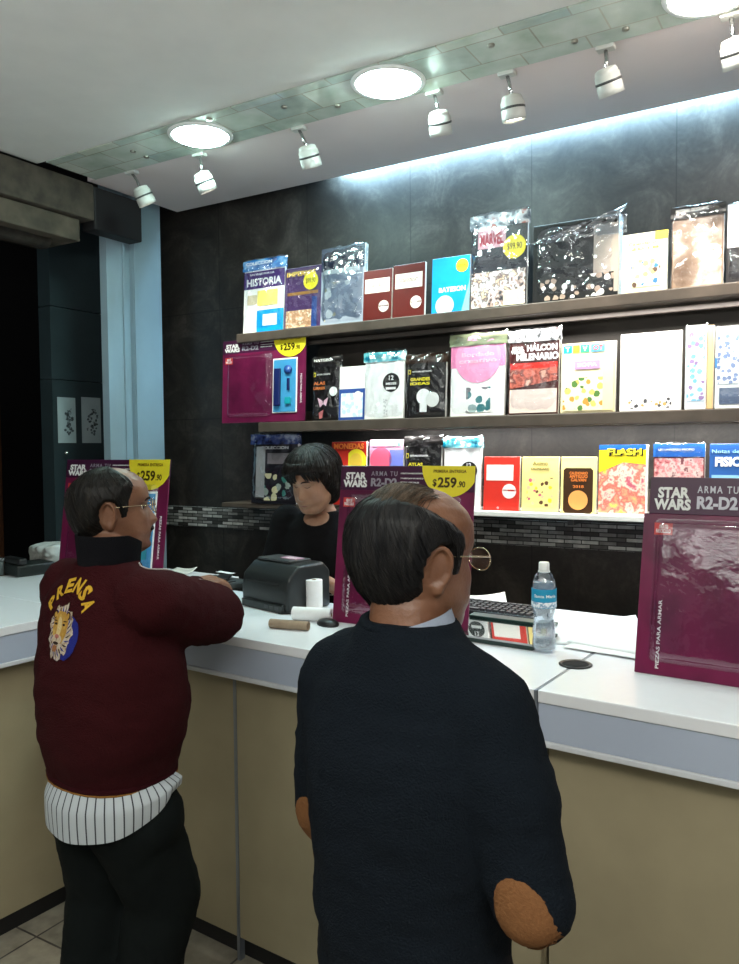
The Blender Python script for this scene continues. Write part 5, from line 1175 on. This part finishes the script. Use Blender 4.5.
TR2 = cloth('dark green-grey trouser cloth', (.0055,.0075,.0075), .9, .1, 400, .1, .2)
k = MB(); k.loft([ell(0,0,.70,.145,.112), ell(0,-.002,.76,.142,.116), ell(0,0,.81,.13,.10)]); k.sphere((-.065,-.02,.71), (.085,.092,.10)); k.sphere((.112,.015,.69), (.096,.105,.11))
legs(k, (V(-.072,-.0,.69), V(.078,.0,.69)), (V(-.090,.03,.46), V(.100,.08,.47)), (V(-.09,-.03,.10), V(.06,.02,.10)), (.116,.096,.094,.078))
fuse(k, 'trousers', TR2, Lm, .011, 4, folds(.010, 8, 8, 15))
shoes(Lm, ((-.11,-.03,.1), (.06,.04,-.1)), SHOE, SOLE)
# phone in his hand
o = MB().box(-.035, .035, -.07, .07, -.005, .005).build('mobile_phone', BP, None, bevel=.003); o.matrix_world = Lm.matrix_basis @ RZ(35) @ Matrix.Scale(.8, 4)
P_ = at_z(224, 577, CT+.045); o.location = P_; tag(o, 'small black phone held over the counter by the man in maroon', 'phone')

# ---------------------------------------------------------------- cashier
Wn = person('woman with short dark hair in black t-shirt looking down behind the counter', (-1.80, 2.64, 0), -82)
HM = T4(0, .085, 1.505) @ RZ(-10) @ RX(-20) @ Matrix.Scale(1.06, 4)
ShR, ShL = V(.165,.0,1.335), V(-.165,.0,1.335)
ElR, ElL = V(.215,.10,1.03), V(-.215,.10,1.03)
WrR, WrL = V(.09,.26,1.10), V(-.105,.25,1.150)
b = MB(); head_mb(b, HM, fat=.007, female=True)
b.loft([ell(0,-.010,1.30,.105,.075), ell(0,.004,1.36,.062,.055), ell(0,.018,1.39,.052,.054), ell(0,.025,1.40,.048,.054), ell(0,.045,1.45,.048,.054)])
b.loft([ell(0,0,.80,.125,.095), ell(0,0,.95,.125,.090), ell(0,.01,1.10,.130,.090), ell(0,.0,1.27,.130,.080), ell(0,-.01,1.34,.08,.055)])
for s_, e_, w_ in ((ShR, ElR, WrR), (ShL, ElL, WrL)): b.capsule(s_-V(0,0,.01), e_, .044, .036); b.capsule(e_, w_, .034, .024)
hand_mb(b, WrR+V(-.01,.015,0), (-.4,.85,-.15), (0,-.2,-1), 1, .5, .92); hand_mb(b, WrL+V(.01,.015,0), (.15,.95,-.2), (0,-.2,-1), -1, .5, .92)
legs(b, (V(-.085,0,.84), V(.085,0,.84)), (V(-.09,.01,.46), V(.09,.01,.46)), (V(-.09,-.02,.09), V(.09,-.02,.09)), (.072,.052,.048,.036))
fuse(b, 'body', SKW, Wn, .0038, 3)
def thW(p, a, z):
    s, y = p.x, p.y
    lim = lerp_tab([(-.16,-.01), (-.10,-.005), (-.06,.012), (-.02,.030), (.01,.040), (.035,.050), (.050,.075), (.062,.120), (.113,.13)], z+.020*max(0, s/.07))
    th = lerp_tab([(-.15,.006), (-.10,.022), (-.04,.027), (.02,.024), (.07,.022), (.10,.022), (.113,.021)], z)
    t = min(th, (lim-y)*.9)
    if z < -.09: t = min(t, (z+.112)*1.5)
    return max(t, -.012)
HD3 = hairmat('near black hair', (.004,.003,.003), (.016,.011,.008))
hair_shell('hair', HM, thW, HD3, Wn, strands=1300, sm=hairmat('dark brown hair strand', (.005,.0035,.003), (.028,.019,.014)), sr=.0009, slen=.09, comb=lambda a, z: (.25*cos(a+1), -.9), sth=.004)
q = MB(); rnd = random.Random(21)
for i in range(130):
    u = rnd.uniform(-1, 1); a0 = pi/2-u*.95; pts = []
    side = 1 if u > -.25 else -1
    for k in range(7):
        f = k/6; z = .085-.055*f*(.75+.5*abs(u+.25)) - .012*f; aa = a0-side*.22*f*(1 if abs(u) < .9 else 0)
        p = head_point(aa, z); rad = V(p.x, p.y, (z-.01)*.6).normalized(); pts.append(HM @ (p+rad*(.020*(1-f)**.7+.004+rnd.uniform(0, .003))))
    q.tube(pts, [.0016,.0020,.0020,.0018,.0015,.0011,.0005], 5)
q.build('fringe', HD3, Wn, True)
eyes(HM, Wn, closed=True, m_brow=HD3)
lp = MB(); lp.tube([HM @ (head_point(pi/2+a, -.0675)+V(0, .0022, 0)) for a in (-.24,-.15,-.05,.05,.15,.24)], [.0008,.0030,.0038,.0038,.0030,.0008], 8); lp.build('lips', mat('muted rose lips', (.26,.085,.075), .4), Wn, True)
TEE = cloth('black t-shirt cotton', (.0070,.0065,.0070), .95, .08, 400, .1, .2)
j = MB()
j.loft([ell(0,0,.74,.150,.118), ell(0,0,.85,.150,.118), ell(0,0,.98,.146,.112), ell(0,.012,1.14,.158,.120), ell(0,.010,1.24,.166,.112), ell(0,.004,1.31,.158,.092), ell(0,-.004,1.355,.115,.074), ell(0,-.006,1.378,.082,.064)])
for s_, e_ in ((ShR, ElR), (ShL, ElL)): j.capsule(s_, s_.lerp(e_, .45), .066, .060); j.capsule(s_.lerp(e_, .45), s_.lerp(e_, .80), .060, .054)
te = fuse(j, 't_shirt', TEE, Wn, .009, 5, folds(.005, 9, 12, 22))
neck = wrap_patch(Wn, bvh_of(te), V(0,.03,1.335), (0,1,.55), (0,0,1), .060, .040, 'neckline_skin', SKW, .0015)
k = MB(); k.loft([ell(0,0,.74,.146,.114), ell(0,0,.83,.146,.114), ell(0,0,.90,.13,.10)]); legs(k, (V(-.08,0,.79), V(.08,0,.79)), (V(-.09,.01,.46), V(.09,.01,.46)), (V(-.09,-.02,.10), V(.09,-.02,.10)), (.090,.064,.062,.052))
fuse(k, 'trousers', DKT, Wn, .012, 3); shoes(Wn, ((-.09,0,.1), (.09,0,-.1)), SHOE, SOLE)
